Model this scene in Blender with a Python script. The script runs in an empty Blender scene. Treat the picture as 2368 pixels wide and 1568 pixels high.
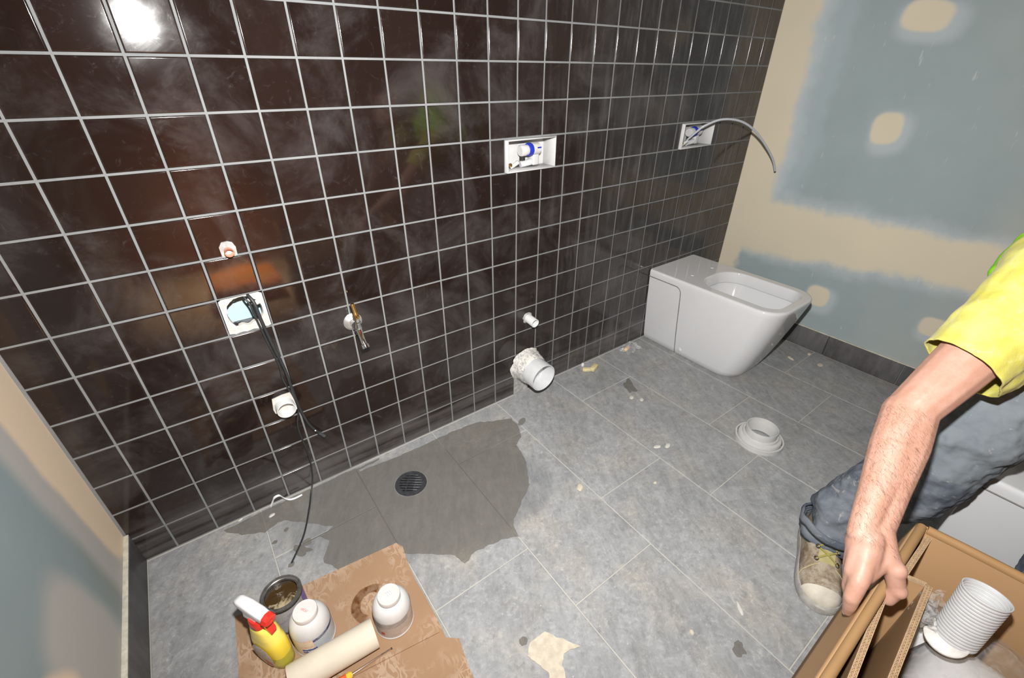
import bpy, bmesh, math, random
import numpy as np
from mathutils import Vector, Matrix, noise as mnoise
random.seed(7)
scene = bpy.context.scene
C = bpy.context.collection
# ------------------------------------------------------------------ camera
cam_d = bpy.data.cameras.new('camera'); cam = bpy.data.objects.new('camera', cam_d); C.objects.link(cam)
cam_d.sensor_width = 36; cam_d.sensor_fit = 'HORIZONTAL'; cam_d.lens = 15.683
cam_d.clip_start = 0.02; cam_d.clip_end = 30
CAM = Vector((0.20477, -1.21834, 1.18787))
RIGHT = Vector((0.80703, -0.59050, 0.00304)); UP = Vector((0.30150, 0.41648, 0.85770)); FWD = Vector((0.50774, 0.69127, -0.51415))
cam.matrix_world = Matrix(((RIGHT.x, UP.x, -FWD.x, CAM.x), (RIGHT.y, UP.y, -FWD.y, CAM.y), (RIGHT.z, UP.z, -FWD.z, CAM.z), (0, 0, 0, 1)))
scene.camera = cam
# ------------------------------------------------------------------ world and lights
w = bpy.data.worlds.new('world'); scene.world = w; w.use_nodes = True
w.node_tree.nodes['Background'].inputs[0].default_value = (0.8, 0.85, 1, 1)
w.node_tree.nodes['Background'].inputs[1].default_value = 0.0
# camera flash in the hot shoe, 17 cm above the lens
fl_d = bpy.data.lights.new('camera_flash', 'SPOT'); fl = bpy.data.objects.new('camera_flash', fl_d); C.objects.link(fl)
fl_d.energy = 205; fl_d.spot_size = math.radians(164); fl_d.spot_blend = 1.0; fl_d.shadow_soft_size = 0.017
fl_d.color = (1.0, 0.985, 0.96)
FL = CAM + UP * 0.175 + RIGHT * 0.008
fl.matrix_world = Matrix.Translation(FL) @ (FWD + UP * 0.10 + RIGHT * 0.06).normalized().to_track_quat('-Z', 'Y').to_matrix().to_4x4()   # head tilted up a little
# warm lamp added out of view to light the carton mirrored in the tiles
cl_d = bpy.data.lights.new('added_downlight', 'AREA'); cl = bpy.data.objects.new('added_downlight', cl_d); C.objects.link(cl)
cl_d.shape = 'DISK'; cl_d.size = 0.16; cl_d.energy = 30.0; cl_d.color = (1, 0.58, 0.28); cl_d.spread = math.radians(34)
cl.location = (0.34, -1.92, 2.37)
vs = scene.view_settings
vs.view_transform = 'Standard'; vs.look = 'None'; vs.gamma = 1.0; vs.exposure = 0.0; vs.use_curve_mapping = False

# ================================================================== helpers
P = 0.1016; Z0 = 1.31463            # wall tile pitch, height of tile row line 0
XL, XR, YF, ZC = -0.188, 2.530, -2.35, 2.40

class NT:
    def __init__(s, name):
        s.m = bpy.data.materials.new(name); s.m.use_nodes = True; s.t = s.m.node_tree; s.t.nodes.clear()
        s.out = s.n('ShaderNodeOutputMaterial')
    def n(s, typ, **kw):
        nd = s.t.nodes.new(typ)
        for k, v in kw.items(): setattr(nd, k, v)
        return nd
    def set(s, sock, v):
        if v is None: return
        if isinstance(v, bpy.types.NodeSocket): s.t.links.new(v, sock)
        else:
            try: sock.default_value = v
            except Exception: sock.default_value = tuple(v) + (1,) if len(v) == 3 else v
    def pos(s): return s.n('ShaderNodeNewGeometry').outputs['Position']
    def objc(s): return s.n('ShaderNodeTexCoord').outputs['Object']
    def gen(s): return s.n('ShaderNodeTexCoord').outputs['Generated']
    def rnd(s): return s.n('ShaderNodeObjectInfo').outputs['Random']
    def sep(s, v):
        nd = s.n('ShaderNodeSeparateXYZ'); s.set(nd.inputs[0], v); return nd.outputs[0], nd.outputs[1], nd.outputs[2]
    def comb(s, x=0., y=0., z=0.):
        nd = s.n('ShaderNodeCombineXYZ'); s.set(nd.inputs[0], x); s.set(nd.inputs[1], y); s.set(nd.inputs[2], z); return nd.outputs[0]
    def ma(s, op, a, b=None, c=None, clamp=False):
        nd = s.n('ShaderNodeMath', operation=op, use_clamp=clamp)
        for i, v in enumerate((a, b, c)): s.set(nd.inputs[i], v)
        return nd.outputs[0]
    def add(s, a, b): return s.ma('ADD', a, b)
    def sub(s, a, b): return s.ma('SUBTRACT', a, b)
    def mul(s, a, b): return s.ma('MULTIPLY', a, b)
    def mx(s, a, b): return s.ma('MAXIMUM', a, b)
    def mn(s, a, b): return s.ma('MINIMUM', a, b)
    def vm(s, op, a, b):
        nd = s.n('ShaderNodeVectorMath', operation=op); s.set(nd.inputs[0], a); s.set(nd.inputs[1], b); return nd.outputs[0]
    def map(s, v, scale=(1, 1, 1), rot=(0, 0, 0), loc=(0, 0, 0)):
        nd = s.n('ShaderNodeMapping'); s.set(nd.inputs[0], v); nd.inputs[1].default_value = loc; nd.inputs[2].default_value = rot; nd.inputs[3].default_value = scale
        return nd.outputs[0]
    def noise(s, v, scale=5, detail=3, rough=0.5, dist=0.0, fac=True):
        nd = s.n('ShaderNodeTexNoise'); s.set(nd.inputs['Vector'], v); nd.inputs['Scale'].default_value = scale
        nd.inputs['Detail'].default_value = detail; nd.inputs['Roughness'].default_value = rough; nd.inputs['Distortion'].default_value = dist
        return nd.outputs[0] if fac else nd.outputs[1]
    def vor(s, v, scale=5, feature='F1'):
        nd = s.n('ShaderNodeTexVoronoi', feature=feature); s.set(nd.inputs['Vector'], v); nd.inputs['Scale'].default_value = scale
        return nd.outputs[0]
    def ss(s, v, lo, hi, a=0., b=1.):
        nd = s.n('ShaderNodeMapRange', interpolation_type='SMOOTHSTEP'); s.set(nd.inputs[0], v)
        for i, q in enumerate((lo, hi, a, b)): s.set(nd.inputs[i + 1], q)
        return nd.outputs[0]
    def mix(s, f, a, b):
        nd = s.n('ShaderNodeMix', data_type='RGBA'); s.set(nd.inputs[0], f)
        for i, q in ((6, a), (7, b)): s.set(nd.inputs[i], tuple(q) + (1,) if isinstance(q, (tuple, list)) and len(q) == 3 else q)
        return nd.outputs[2]
    def bump(s, h, strength=0.3, dist=0.002):
        nd = s.n('ShaderNodeBump'); s.set(nd.inputs['Height'], h); nd.inputs['Strength'].default_value = strength; nd.inputs['Distance'].default_value = dist
        return nd.outputs[0]
    def bsdf(s, col, rough=0.5, metal=0.0, normal=None, spec=0.5, **kw):
        nd = s.n('ShaderNodeBsdfPrincipled')
        s.set(nd.inputs['Base Color'], tuple(col) + (1,) if isinstance(col, (tuple, list)) and len(col) == 3 else col)
        s.set(nd.inputs['Roughness'], rough); s.set(nd.inputs['Metallic'], metal); s.set(nd.inputs['Specular IOR Level'], spec)
        if normal is not None: s.set(nd.inputs['Normal'], normal)
        for k, v in kw.items(): s.set(nd.inputs[k.replace('_', ' ')], v)
        return nd.outputs[0]
    def done(s, sh):
        s.t.links.new(sh, s.out.inputs[0]); return s.m

def lin(r, g, b):
    f = lambda c: (c / 255 / 12.92) if c <= 10 else ((c / 255 + 0.055) / 1.055) ** 2.4
    return (f(r), f(g), f(b))
MATS = {}
def plain(name, col, rough=0.5, metal=0.0, spec=0.5, noise=0.12, nscale=40, bump=0.0, **kw):
    """a procedural material: colour varied a little by noise"""
    if name in MATS: return MATS[name]
    t = NT(name); n = t.noise(t.objc(), nscale, 4, 0.6)
    c = t.mix(t.ss(n, 0.3, 0.7), tuple(x * (1 - noise) for x in col), tuple(min(1, x * (1 + noise)) for x in col))
    nm = t.bump(n, bump, 0.002) if bump else None
    MATS[name] = t.done(t.bsdf(c, rough, metal, nm, spec, **kw)); return MATS[name]

# ---- mesh helpers (all return Mesh)
def mk(verts, faces, smooth=None):
    m = bpy.data.meshes.new('m'); m.from_pydata([tuple(v) for v in verts], [], faces); m.update()
    bm = bmesh.new(); bm.from_mesh(m); bmesh.ops.recalc_face_normals(bm, faces=bm.faces); bm.to_mesh(m); bm.free()
    if smooth is not None:
        m.shade_smooth()
        if smooth < 180: m.set_sharp_from_angle(angle=math.radians(smooth))
    return m
def join(*ms):
    V = []; F = []
    for m in ms:
        o = len(V); V += [tuple(v.co) for v in m.vertices]; F += [[o + i for i in p.vertices] for p in m.polygons]
    return V, F
def jm(ms, smooth=None): return mk(*join(*ms), smooth)
def box(x0, x1, y0, y1, z0, z1, bev=0.0, seg=2):
    V = [(x, y, z) for x in (x0, x1) for y in (y0, y1) for z in (z0, z1)]
    m = mk(V, [(0, 1, 3, 2), (4, 6, 7, 5), (0, 4, 5, 1), (2, 3, 7, 6), (0, 2, 6, 4), (1, 5, 7, 3)])
    if bev:
        bm = bmesh.new(); bm.from_mesh(m); bmesh.ops.bevel(bm, geom=bm.edges[:], offset=bev, segments=seg, affect='EDGES', profile=0.5)
        bm.to_mesh(m); bm.free(); m.shade_smooth(); m.set_sharp_from_angle(angle=math.radians(50))
    return m
def lathe(prof, seg=32, smooth=40, loc=(0, 0, 0), a0=0.0, a1=2 * math.pi):
    """profile [(r,z)...] round the z axis; closed profile if first==last"""
    full = abs(a1 - a0 - 2 * math.pi) < 1e-6; n = seg if full else seg + 1
    V = []; F = []
    for k in range(n):
        a = a0 + (a1 - a0) * k / seg; c, s_ = math.cos(a), math.sin(a)
        for r, z in prof: V.append((loc[0] + r * c, loc[1] + r * s_, loc[2] + z))
    L = len(prof)
    for k in range(seg):
        k2 = (k + 1) % n
        for i in range(L - 1): F.append((k * L + i, k2 * L + i, k2 * L + i + 1, k * L + i + 1))
    m = mk(V, F); bm = bmesh.new(); bm.from_mesh(m); bmesh.ops.remove_doubles(bm, verts=bm.verts, dist=1e-6)
    bmesh.ops.recalc_face_normals(bm, faces=bm.faces); bm.to_mesh(m); bm.free()
    m.shade_smooth(); m.set_sharp_from_angle(angle=math.radians(smooth)); return m
def orient(m, d, loc=(0, 0, 0)):
    """turn a mesh built round +z so that z points along d, then move it to loc"""
    q = Vector(d).normalized().to_track_quat('Z', 'Y').to_matrix().to_4x4()
    m.transform(Matrix.Translation(loc) @ q); return m
def spline(pts, n=8):
    pts = [Vector(p) for p in pts]; out = []
    for i in range(len(pts) - 1):
        p0 = pts[max(i - 1, 0)]; p1 = pts[i]; p2 = pts[i + 1]; p3 = pts[min(i + 2, len(pts) - 1)]
        for k in range(n):
            t = k / n
            out.append(0.5 * ((2 * p1) + (p2 - p0) * t + (2 * p0 - 5 * p1 + 4 * p2 - p3) * t * t + (3 * p1 - p0 - 3 * p2 + p3) * t ** 3))
    out.append(pts[-1]); return out
def tube(pts, r, seg=10, smooth=60, caps=True):
    pts = [Vector(p) for p in pts]; n = len(pts); rr = r if isinstance(r, (list, tuple)) else [r] * n
    V = []; F = []; up = None
    for i, p in enumerate(pts):
        d = (pts[min(i + 1, n - 1)] - pts[max(i - 1, 0)]).normalized()
        if up is None: up = Vector((0, 0, 1)) if abs(d.z) < 0.9 else Vector((1, 0, 0))
        a = d.cross(up).normalized(); b = a.cross(d).normalized(); up = b
        for k in range(seg):
            t = 2 * math.pi * k / seg; V.append(p + (a * math.cos(t) + b * math.sin(t)) * rr[i])
    for i in range(n - 1):
        for k in range(seg):
            k2 = (k + 1) % seg; F.append((i * seg + k, i * seg + k2, (i + 1) * seg + k2, (i + 1) * seg + k))
    if caps: F.append(tuple(range(seg))[::-1]); F.append(tuple((n - 1) * seg + k for k in range(seg)))
    return mk(V, F, smooth)
def loft(rings, cap0=True, cap1=True, smooth=40, closed=True):
    L = len(rings[0]); V = [v for r in rings for v in r]; F = []
    for i in range(len(rings) - 1):
        for k in range(L if closed else L - 1):
            k2 = (k + 1) % L; F.append((i * L + k, i * L + k2, (i + 1) * L + k2, (i + 1) * L + k))
    if cap0: F.append(tuple(range(L))[::-1])
    if cap1: F.append(tuple((len(rings) - 1) * L + k for k in range(L)))
    return mk(V, F, smooth)
def prism(poly, z0, z1, smooth=None):
    n = len(poly); V = [(x, y, z0) for x, y in poly] + [(x, y, z1) for x, y in poly]
    F = [tuple(range(n)), tuple(range(n, 2 * n))] + [(i, (i + 1) % n, n + (i + 1) % n, n + i) for i in range(n)]
    m = mk(V, F, smooth)
    bm = bmesh.new(); bm.from_mesh(m); bmesh.ops.triangulate(bm, faces=[f for f in bm.faces if len(f.verts) > 4]); bm.to_mesh(m); bm.free()
    return m
def rrect(x0, x1, y0, y1, r, n=6):
    """rounded rectangle, r = one radius or four (x1y1, x0y1, x0y0, x1y0)"""
    r = [r] * 4 if not isinstance(r, (list, tuple)) else r; out = []
    for (cx, cy, a0, rr) in ((x1 - r[0], y1 - r[0], 0, r[0]), (x0 + r[1], y1 - r[1], 90, r[1]), (x0 + r[2], y0 + r[2], 180, r[2]), (x1 - r[3], y0 + r[3], 270, r[3])):
        for k in range(n + 1):
            a = math.radians(a0 + 90 * k / n); out.append((cx + rr * math.cos(a), cy + rr * math.sin(a)))
    return out
def evalmesh(o):
    dg = bpy.context.evaluated_depsgraph_get(); dg.update()
    me = bpy.data.meshes.new_from_object(o.evaluated_get(dg)); bpy.data.objects.remove(o); return me
def rcone(a, b, ra, rb, seg=14):
    a, b = Vector(a), Vector(b); d = b - a; L = max(d.length, 1e-6); prof = []
    for k in range(5): t = -math.pi / 2 + (math.pi / 2) * k / 4; prof.append((max(ra * math.cos(t), 1e-5), ra * math.sin(t)))
    for k in range(5): t = (math.pi / 2) * k / 4; prof.append((max(rb * math.cos(t), 1e-5), L + rb * math.sin(t)))
    return orient(lathe(prof, seg, 180), d, a)
def blend(parts, voxel=0.003, smooth=6, disp=None):
    """voxel-union of round cones into one continuous skin, smoothed"""
    V, F = join(*parts); m = mk(V, F); o = bpy.data.objects.new('tmp', m); C.objects.link(o)
    r = o.modifiers.new('r', 'REMESH'); r.mode = 'VOXEL'; r.voxel_size = voxel
    s_ = o.modifiers.new('s', 'SMOOTH'); s_.factor = 0.5; s_.iterations = smooth
    for (size, strength, depth) in (disp or []):
        tx = bpy.data.textures.new('wrinkle', 'CLOUDS'); tx.noise_scale = size; tx.noise_depth = depth
        d = o.modifiers.new('d', 'DISPLACE'); d.texture = tx; d.strength = strength; d.mid_level = 0.5; d.texture_coords = 'GLOBAL'
    me = evalmesh(o); me.shade_smooth(); return me

# ---- object helpers
def obj(name, mesh, mat, parent=None, world=False):
    mesh.name = name; o = bpy.data.objects.new(name, mesh); C.objects.link(o)
    if mat is not None:
        mesh.materials.clear(); mesh.materials.append(mat)
    if parent is not None:
        o.parent = parent
        if world:
            r = parent
            off = Vector((0, 0, 0))
            while r is not None: off += r.location; r = r.parent
            mesh.transform(Matrix.Translation(-off))
    return o
def tag(o, label, cat, group=None, kind=None):
    o['label'] = label; o['category'] = cat
    if group: o['group'] = group
    if kind: o['kind'] = kind
    return o
def thing(name, label, cat, loc=(0, 0, 0), rotz=0, group=None):
    o = bpy.data.objects.new(name, None); C.objects.link(o); o.location = loc; o.rotation_euler = (0, 0, rotz); o.empty_display_size = 0.05
    return tag(o, label, cat, group)
def struct(name, mesh, mat, label=None, cat=None):
    o = obj(name, mesh, mat); o['kind'] = 'structure'
    if label: o['label'] = label
    if cat: o['category'] = cat
    return o
def proj(x, y, z):
    d = Vector((x, y, z)) - CAM; k = d.dot(FWD)
    return (1184 + 1031.6 * d.dot(RIGHT) / k, 784 - 1031.6 * d.dot(UP) / k) if k > 0.05 else (-9e9, -9e9)

# ================================================================== materials of the room
def m_tile():
    t = NT('dark_glazed_tile'); p = t.pos(); x, y, z = t.sep(p); rn = t.rnd()
    a = t.noise(p, 5, 6, 0.65, 0.6); b = t.noise(t.map(p, (26, 1, 3.0)), 1.4, 5, 0.6)       # blotches, vertical wipe streaks
    sc = t.noise(t.map(p, (9, 9, 9), (0.3, 0.6, 0.2)), 2.2, 8, 0.75, 2.5)
    haze = t.add(t.mul(t.ss(a, 0.42, 0.75), 0.050), t.mul(t.mul(t.ss(b, 0.46, 0.72), t.ss(x, 0.9, 1.7)), 0.052))
    haze = t.add(haze, t.mul(t.ss(sc, 0.55, 0.78), 0.040))
    low = t.mul(t.ss(z, 0.17, 0.075), t.ss(t.noise(t.map(p, (2, 1, 30)), 1.2, 4), 0.30, 0.6))                    # grouting smear near the floor
    haze = t.add(t.add(haze, t.mul(low, 0.085)), t.mul(t.ss(x, 0.8, 2.3), 0.030))
    drip = t.noise(t.map(p, (40, 40, 40)), 3.0, 2); haze = t.add(haze, t.mul(t.ss(drip, 0.78, 0.82), 0.05))
    base = t.mix(rn, (0.0105, 0.0062, 0.0052), (0.0145, 0.0088, 0.0075))
    col = t.mix(haze, base, (0.56, 0.54, 0.54))
    rough = t.add(0.06, t.mul(haze, 1.1))
    wav = t.noise(p, 9, 2)
    return t.done(t.bsdf(col, rough, 0, t.bump(wav, 0.10, 0.004), 0.5))
def wet_zone(t, x, y):
    a = t.sub(x, 0.555); b = t.sub(y, -0.265); c, q = math.cos(-0.42), math.sin(-0.42)
    u = t.mul(t.add(t.mul(a, c), t.mul(b, q)), 1 / 0.430); v = t.mul(t.sub(t.mul(b, c), t.mul(a, q)), 1 / 0.215)
    return t.ss(t.add(t.mul(u, u), t.mul(v, v)), 1.15, 0.80)
def m_grout(name, a, b, wet=False):
    t = NT(name); p = t.pos(); n = t.noise(p, 60, 5, 0.7); n2 = t.noise(p, 6, 3)
    c = t.mix(t.ss(n2, 0.3, 0.7), a, b); c = t.mix(t.mul(t.ss(n, 0.5, 0.8), 0.3), c, tuple(v * 0.6 for v in a))
    if wet: x, y, z = t.sep(p); c = t.mix(wet_zone(t, x, y), c, (0.085, 0.08, 0.07))
    return t.done(t.bsdf(c, 0.9, 0, t.bump(n, 0.6, 0.002), 0.2))
def m_floor():
    t = NT('dusty_grey_floor_tile'); p = t.pos(); x, y, z = t.sep(p)
    pr = t.map(p, (1, 1, 1), (0, 0, 0.5)); grain = t.noise(t.map(pr, (24, 7, 1)), 1.6, 7, 0.72)          # directional streaks of the tile
    big = t.noise(p, 3.2, 5, 0.6, 0.4); mid = t.noise(p, 15, 6, 0.72, 1.0); fine = t.noise(p, 95, 5, 0.75)
    ang = t.noise(p, 26, 3, 0.5, 2.2)
    tone = t.mix(t.ss(grain, 0.35, 0.68), (0.150, 0.155, 0.163), (0.235, 0.240, 0.248))
    near = t.ss(t.add(t.mul(x, 1.0), t.mul(y, 0.75)), 1.35, 0.35)                                        # dust is thicker to the near-left
    dust = t.add(t.add(0.16, t.mul(t.ss(big, 0.25, 0.70), 0.28)), t.mul(t.ss(mid, 0.40, 0.70), 0.30))
    dust = t.add(dust, t.mul(t.ss(ang, 0.52, 0.70), 0.22)); dust = t.mul(dust, t.add(0.80, t.mul(near, 0.20)))
    dust = t.mul(dust, t.ss(fine, 0.22, 0.62, 0.6, 1.0)); scuff = t.noise(p, 42, 5, 0.72, 2.6); dust = t.add(dust, t.mul(t.ss(scuff, 0.56, 0.66), 0.30)); dark = t.noise(p, 55, 4, 0.7); dust = t.mul(dust, t.ss(dark, 0.30, 0.52, 0.45, 1.0)); dust = t.ma('MINIMUM', dust, 0.95); dust = t.mul(dust, t.sub(1.0, t.mul(wet_zone(t, x, y), 0.7)))
    dc = t.mix(t.ss(t.noise(p, 7, 3), 0.42, 0.72), (0.405, 0.410, 0.415), (0.46, 0.43, 0.375))
    col = t.mix(dust, tone, dc)
    spk = t.noise(p, 150, 2, 0.5); col = t.mix(t.mul(t.ss(spk, 0.70, 0.76), 0.55), col, (0.62, 0.60, 0.56))
    return t.done(t.bsdf(col, t.add(0.42, t.mul(dust, 0.45)), 0, t.bump(t.add(t.mul(fine, 0.5), mid), 0.12, 0.002), 0.35))
def blob(t, u, v, cu, cv, ru, rv, rot, soft, warp):
    c, s_ = math.cos(rot), math.sin(rot); du = t.sub(u, cu); dv = t.sub(v, cv)
    a = t.mul(t.add(t.mul(du, c), t.mul(dv, s_)), 1 / ru); b = t.mul(t.sub(t.mul(dv, c), t.mul(du, s_)), 1 / rv)
    d = t.ma('POWER', t.add(t.ma('POWER', t.ma('ABSOLUTE', a), 3.0), t.ma('POWER', t.ma('ABSOLUTE', b), 3.0)), 1 / 3.0)
    return t.ss(t.add(d, warp), 1 + soft, 1 - soft)
def m_board_right():
    t = NT('plasterboard_with_joint_compound'); p = t.pos(); x, y, z = t.sep(p)
    wl = t.mul(t.sub(t.noise(p, 7, 4, 0.6), 0.5), 0.09); ws = t.mul(t.sub(t.noise(p, 22, 4, 0.6), 0.5), 0.035); wrp = t.add(wl, ws)
    wb = t.mul(t.sub(t.noise(p, 9, 3), 0.5), 0.7)
    yy = t.add(y, wrp); zz = t.add(z, wrp)
    edge = t.sub(-0.165, t.mul(t.ss(z, 1.4, 0.6), 0.020))                                                # corner strip boundary
    def strip(off, soft): return t.ss(t.sub(yy, t.add(edge, off)), -soft, soft)
    def band(off, soft):
        lo = t.add(0.405, t.mul(t.ss(y, -0.2, -1.1), 0.072))
        up = t.ss(t.sub(zz, 0.655 + off), soft, -soft); dn = t.ss(t.sub(zz, t.sub(lo, off)), -soft, soft); return t.mul(up, dn)
    low_strip = t.mul(t.ss(t.sub(yy, -0.105), -0.02, 0.02), t.ss(z, 0.1, 0.2))
    hi = t.mul(strip(0.0, 0.026), t.ss(z, 0.36, 0.42))
    cream = t.mx(t.mx(hi, band(0, 0.022)), low_strip)
    halo = t.mx(t.mul(strip(-0.045, 0.035), t.ss(z, 0.38, 0.44)), band(0.030, 0.035))
    wide = t.mul(t.ss(t.sub(yy, -0.300), -0.030, 0.030), t.ss(z, 0.66, 0.72))                            # tape ghost beside the strip
    for (cu, cv, ru, rv, rot) in ((-0.520, 1.362, 0.075, 0.045, 0.15), (-0.533, 1.000, 0.050, 0.056, -0.1), (-0.520, 0.272, 0.048, 0.048, 0), (-0.955, 0.297, 0.045, 0.040, 0), (-1.35, 1.05, 0.05, 0.05, 0), (-1.35, 0.28, 0.05, 0.05, 0)):
        cream = t.mx(cream, blob(t, y, z, cu, cv, ru, rv, rot, 0.16, t.mul(wb, 0.30)))
        halo = t.mx(halo, t.mul(blob(t, y, z, cu - 0.015, cv - 0.018, ru * 1.35, rv * 1.35, rot, 0.30, t.mul(wb, 0.5)), 0.9))
    paper = t.mix(t.noise(p, 5, 5, 0.6), lin(138, 151, 153), lin(152, 165, 167))
    paper = t.mix(t.mul(wide, 0.35), paper, lin(172, 184, 190))
    paper = t.mix(t.mul(t.ss(y, -0.55, -1.5), t.ss(t.noise(p, 2.2, 3), 0.3, 0.6)), paper, lin(180, 172, 160))  # thin skim over the next joint
    scr = t.noise(t.map(p, (1, 30, 6)), 2.2, 3); paper = t.mix(t.mul(t.ss(scr, 0.70, 0.76), 0.35), paper, lin(200, 205, 200))
    col = t.mix(t.mul(halo, 0.50), paper, lin(190, 196, 200))
    comp = t.mix(t.noise(p, 4, 4), lin(208, 197, 174), lin(197, 188, 168))
    col = t.mix(cream, col, comp)
    return t.done(t.bsdf(col, 0.75, 0, t.bump(t.add(cream, t.mul(t.noise(p, 30, 3), 0.15)), 0.12, 0.002), 0.25))
def m_board_left():
    t = NT('plasterboard_skimmed_left'); p = t.pos(); x, y, z = t.sep(p)
    wl = t.mul(t.sub(t.noise(p, 4, 3), 0.5), 0.05)
    q = t.add(t.add(y, t.mul(t.sub(z, 0.4), 0.10)), wl)                                                   # diagonal edge of the corner joint
    cream = t.mul(t.ss(q, -0.145, -0.115), t.ss(t.add(z, t.mul(y, 0.9)), 0.03, 0.08))
    halo = t.ss(q, -0.235, -0.185)
    halo = t.mx(halo, blob(t, y, z, -0.40, 0.24, 0.115, 0.17, 0.2, 0.22, t.mul(wl, 4)))
    cream = t.mx(cream, blob(t, y, z, -0.545, 0.31, 0.05, 0.07, 0.6, 0.3, t.mul(wl, 5)))
    paper = t.mix(t.noise(p, 5, 4), lin(136, 152, 157), lin(152, 168, 172))
    paper = t.mix(t.ss(t.add(y, t.mul(z, -0.4)), -0.42, -0.20), paper, lin(146, 150, 142))
    col = t.mix(t.mul(halo, 0.9), paper, lin(186, 184, 180)); col = t.mix(cream, col, lin(232, 212, 186))
    return t.done(t.bsdf(col, 0.7, 0, t.bump(t.noise(p, 18, 3), 0.06, 0.002), 0.3))

TILE = m_tile(); GROUT = m_grout('wall_grout', (0.165, 0.172, 0.176), (0.205, 0.210, 0.212)); FGROUT = m_grout('floor_grout', (0.46, 0.44, 0.39), (0.40, 0.39, 0.36), True)
FLOOR = m_floor(); BRIGHT = m_board_right(); BLEFT = m_board_left()
WHITE_CER = plain('white_ceramic', (0.60, 0.60, 0.61), 0.07, noise=0.02, nscale=3, spec=0.6, Coat_Weight=0.3, Coat_Roughness=0.03)
PVC = plain('white_pvc', (0.62, 0.63, 0.63), 0.28, noise=0.05)
DARK = plain('dark_void', (0.012, 0.010, 0.009), 0.8)
PLASTER = plain('raw_white_plaster', (0.50, 0.475, 0.44), 0.95, noise=0.12, nscale=60, bump=0.5)
SILI = plain('smeared_sealant', (0.31, 0.305, 0.30), 0.6, noise=0.25, nscale=70, bump=0.6)
CHROME = plain('chrome', (0.78, 0.78, 0.80), 0.09, 1.0, noise=0.03)
BRASS = plain('brass', (0.72, 0.47, 0.18), 0.28, 1.0, noise=0.08)
COPPER = plain('copper', (0.86, 0.48, 0.36), 0.30, 1.0, noise=0.1)
CABLE = plain('black_cable', (0.022, 0.024, 0.026), 0.45)
TILE_SKIRT = None

# ================================================================== the room shell
# --- tiled back wall: grout bed with cut-outs, then every tile its own piece
CUTS = [(2 * P, 3 * P, Z0 - 7 * P, Z0 - 6 * P), (1.071, 1.279, 0.9075, 1.0065), (1.966, 2.197, 0.9075, 1.0065)]
gy, gb = 0.0016, 0.105
def holed_wall():
    xs = sorted({XL - 0.1, XR + 0.1} | {c[i] for c in CUTS for i in (0, 1)}); zs = sorted({-0.05, ZC + 0.05} | {c[i] for c in CUTS for i in (2, 3)})
    V = []; F = []
    def quad(*q): o = len(V); V.extend(q); F.append((o, o + 1, o + 2, o + 3))
    inc = lambda xa, xb, za, zb: any(c[0] - 1e-6 <= xa and xb <= c[1] + 1e-6 and c[2] - 1e-6 <= za and zb <= c[3] + 1e-6 for c in CUTS)
    for xa, xb in zip(xs, xs[1:]):
        for za, zb in zip(zs, zs[1:]):
            if inc(xa, xb, za, zb): continue
            quad((xa, gy, za), (xb, gy, za), (xb, gy, zb), (xa, gy, zb))
    for c in CUTS:
        quad((c[0], gy, c[2]), (c[0], gb, c[2]), (c[0], gb, c[3]), (c[0], gy, c[3])); quad((c[1], gy, c[2]), (c[1], gb, c[2]), (c[1], gb, c[3]), (c[1], gy, c[3]))
        quad((c[0], gy, c[2]), (c[1], gy, c[2]), (c[1], gb, c[2]), (c[0], gb, c[2])); quad((c[0], gy, c[3]), (c[1], gy, c[3]), (c[1], gb, c[3]), (c[0], gb, c[3]))
    quad((xs[0], gb, zs[0]), (xs[-1], gb, zs[0]), (xs[-1], gb, zs[-1]), (xs[0], gb, zs[-1]))
    m = bpy.data.meshes.new('w'); m.from_pydata(V, [], F); m.update(); return m
wall_back = struct('wall_back', holed_wall(), GROUT, 'wall of square dark brown glazed tiles with pale grout')
GAP = 0.0023; BW = 0.0030; BD = 0.0016
def tile_mesh(wd, ht):
    """glazed tile, front at y=0 facing -y, rolled edges; origin at its centre"""
    a, b = wd / 2 - GAP, ht / 2 - GAP; ring = lambda i, y: [(-a + i, y, -b + i), (a - i, y, -b + i), (a - i, y, b - i), (-a + i, y, b - i)]
    V = ring(BW, 0) + ring(BW * 0.35, BD * 0.30) + ring(0, BD) + ring(0, 0.006); F = [(0, 1, 2, 3)]
    for r in range(3):
        for k in range(4): F.append((r * 4 + k, (r + 1) * 4 + k, (r + 1) * 4 + (k + 1) % 4, r * 4 + (k + 1) % 4))
    m = bpy.data.meshes.new('wall_tile'); m.from_pydata(V, [], F); m.update(); m.shade_smooth()
    tl = (0, 0.62, 1.25, 1.25); nv = []
    for r in range(4):
        for k in range(4):
            sx, sz = (-1, 1, 1, -1)[k], (-1, -1, 1, 1)[k]; s_ = math.sin(tl[r]); nv.append(Vector((sx * s_ * 0.7071, -math.cos(tl[r]), sz * s_ * 0.7071)).normalized())
    ln = []
    for f in m.polygons:
        vs_ = list(f.vertices); rs = {v // 4 for v in vs_}
        if len(rs) == 1: ln += [Vector((0, -1, 0))] * 4; continue
        ks = {v % 4 for v in vs_}
        o = {frozenset((0, 1)): (0, -1), frozenset((1, 2)): (1, 0), frozenset((2, 3)): (0, 1), frozenset((3, 0)): (-1, 0)}[frozenset(ks)]
        for v in vs_: s_ = tl[v // 4]; ln.append(Vector((o[0] * math.sin(s_), -math.cos(s_), o[1] * math.sin(s_))))
    m.normals_split_custom_set([tuple(n) for n in ln]); m.materials.append(TILE); return m
MESHES = {}
def tm(wd, ht):
    k = (round(wd, 4), round(ht, 4))
    if k not in MESHES: MESHES[k] = tile_mesh(wd, ht)
    return MESHES[k]
cells = []
xl_t, xr_t = -0.184, XR - 0.002
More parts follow.
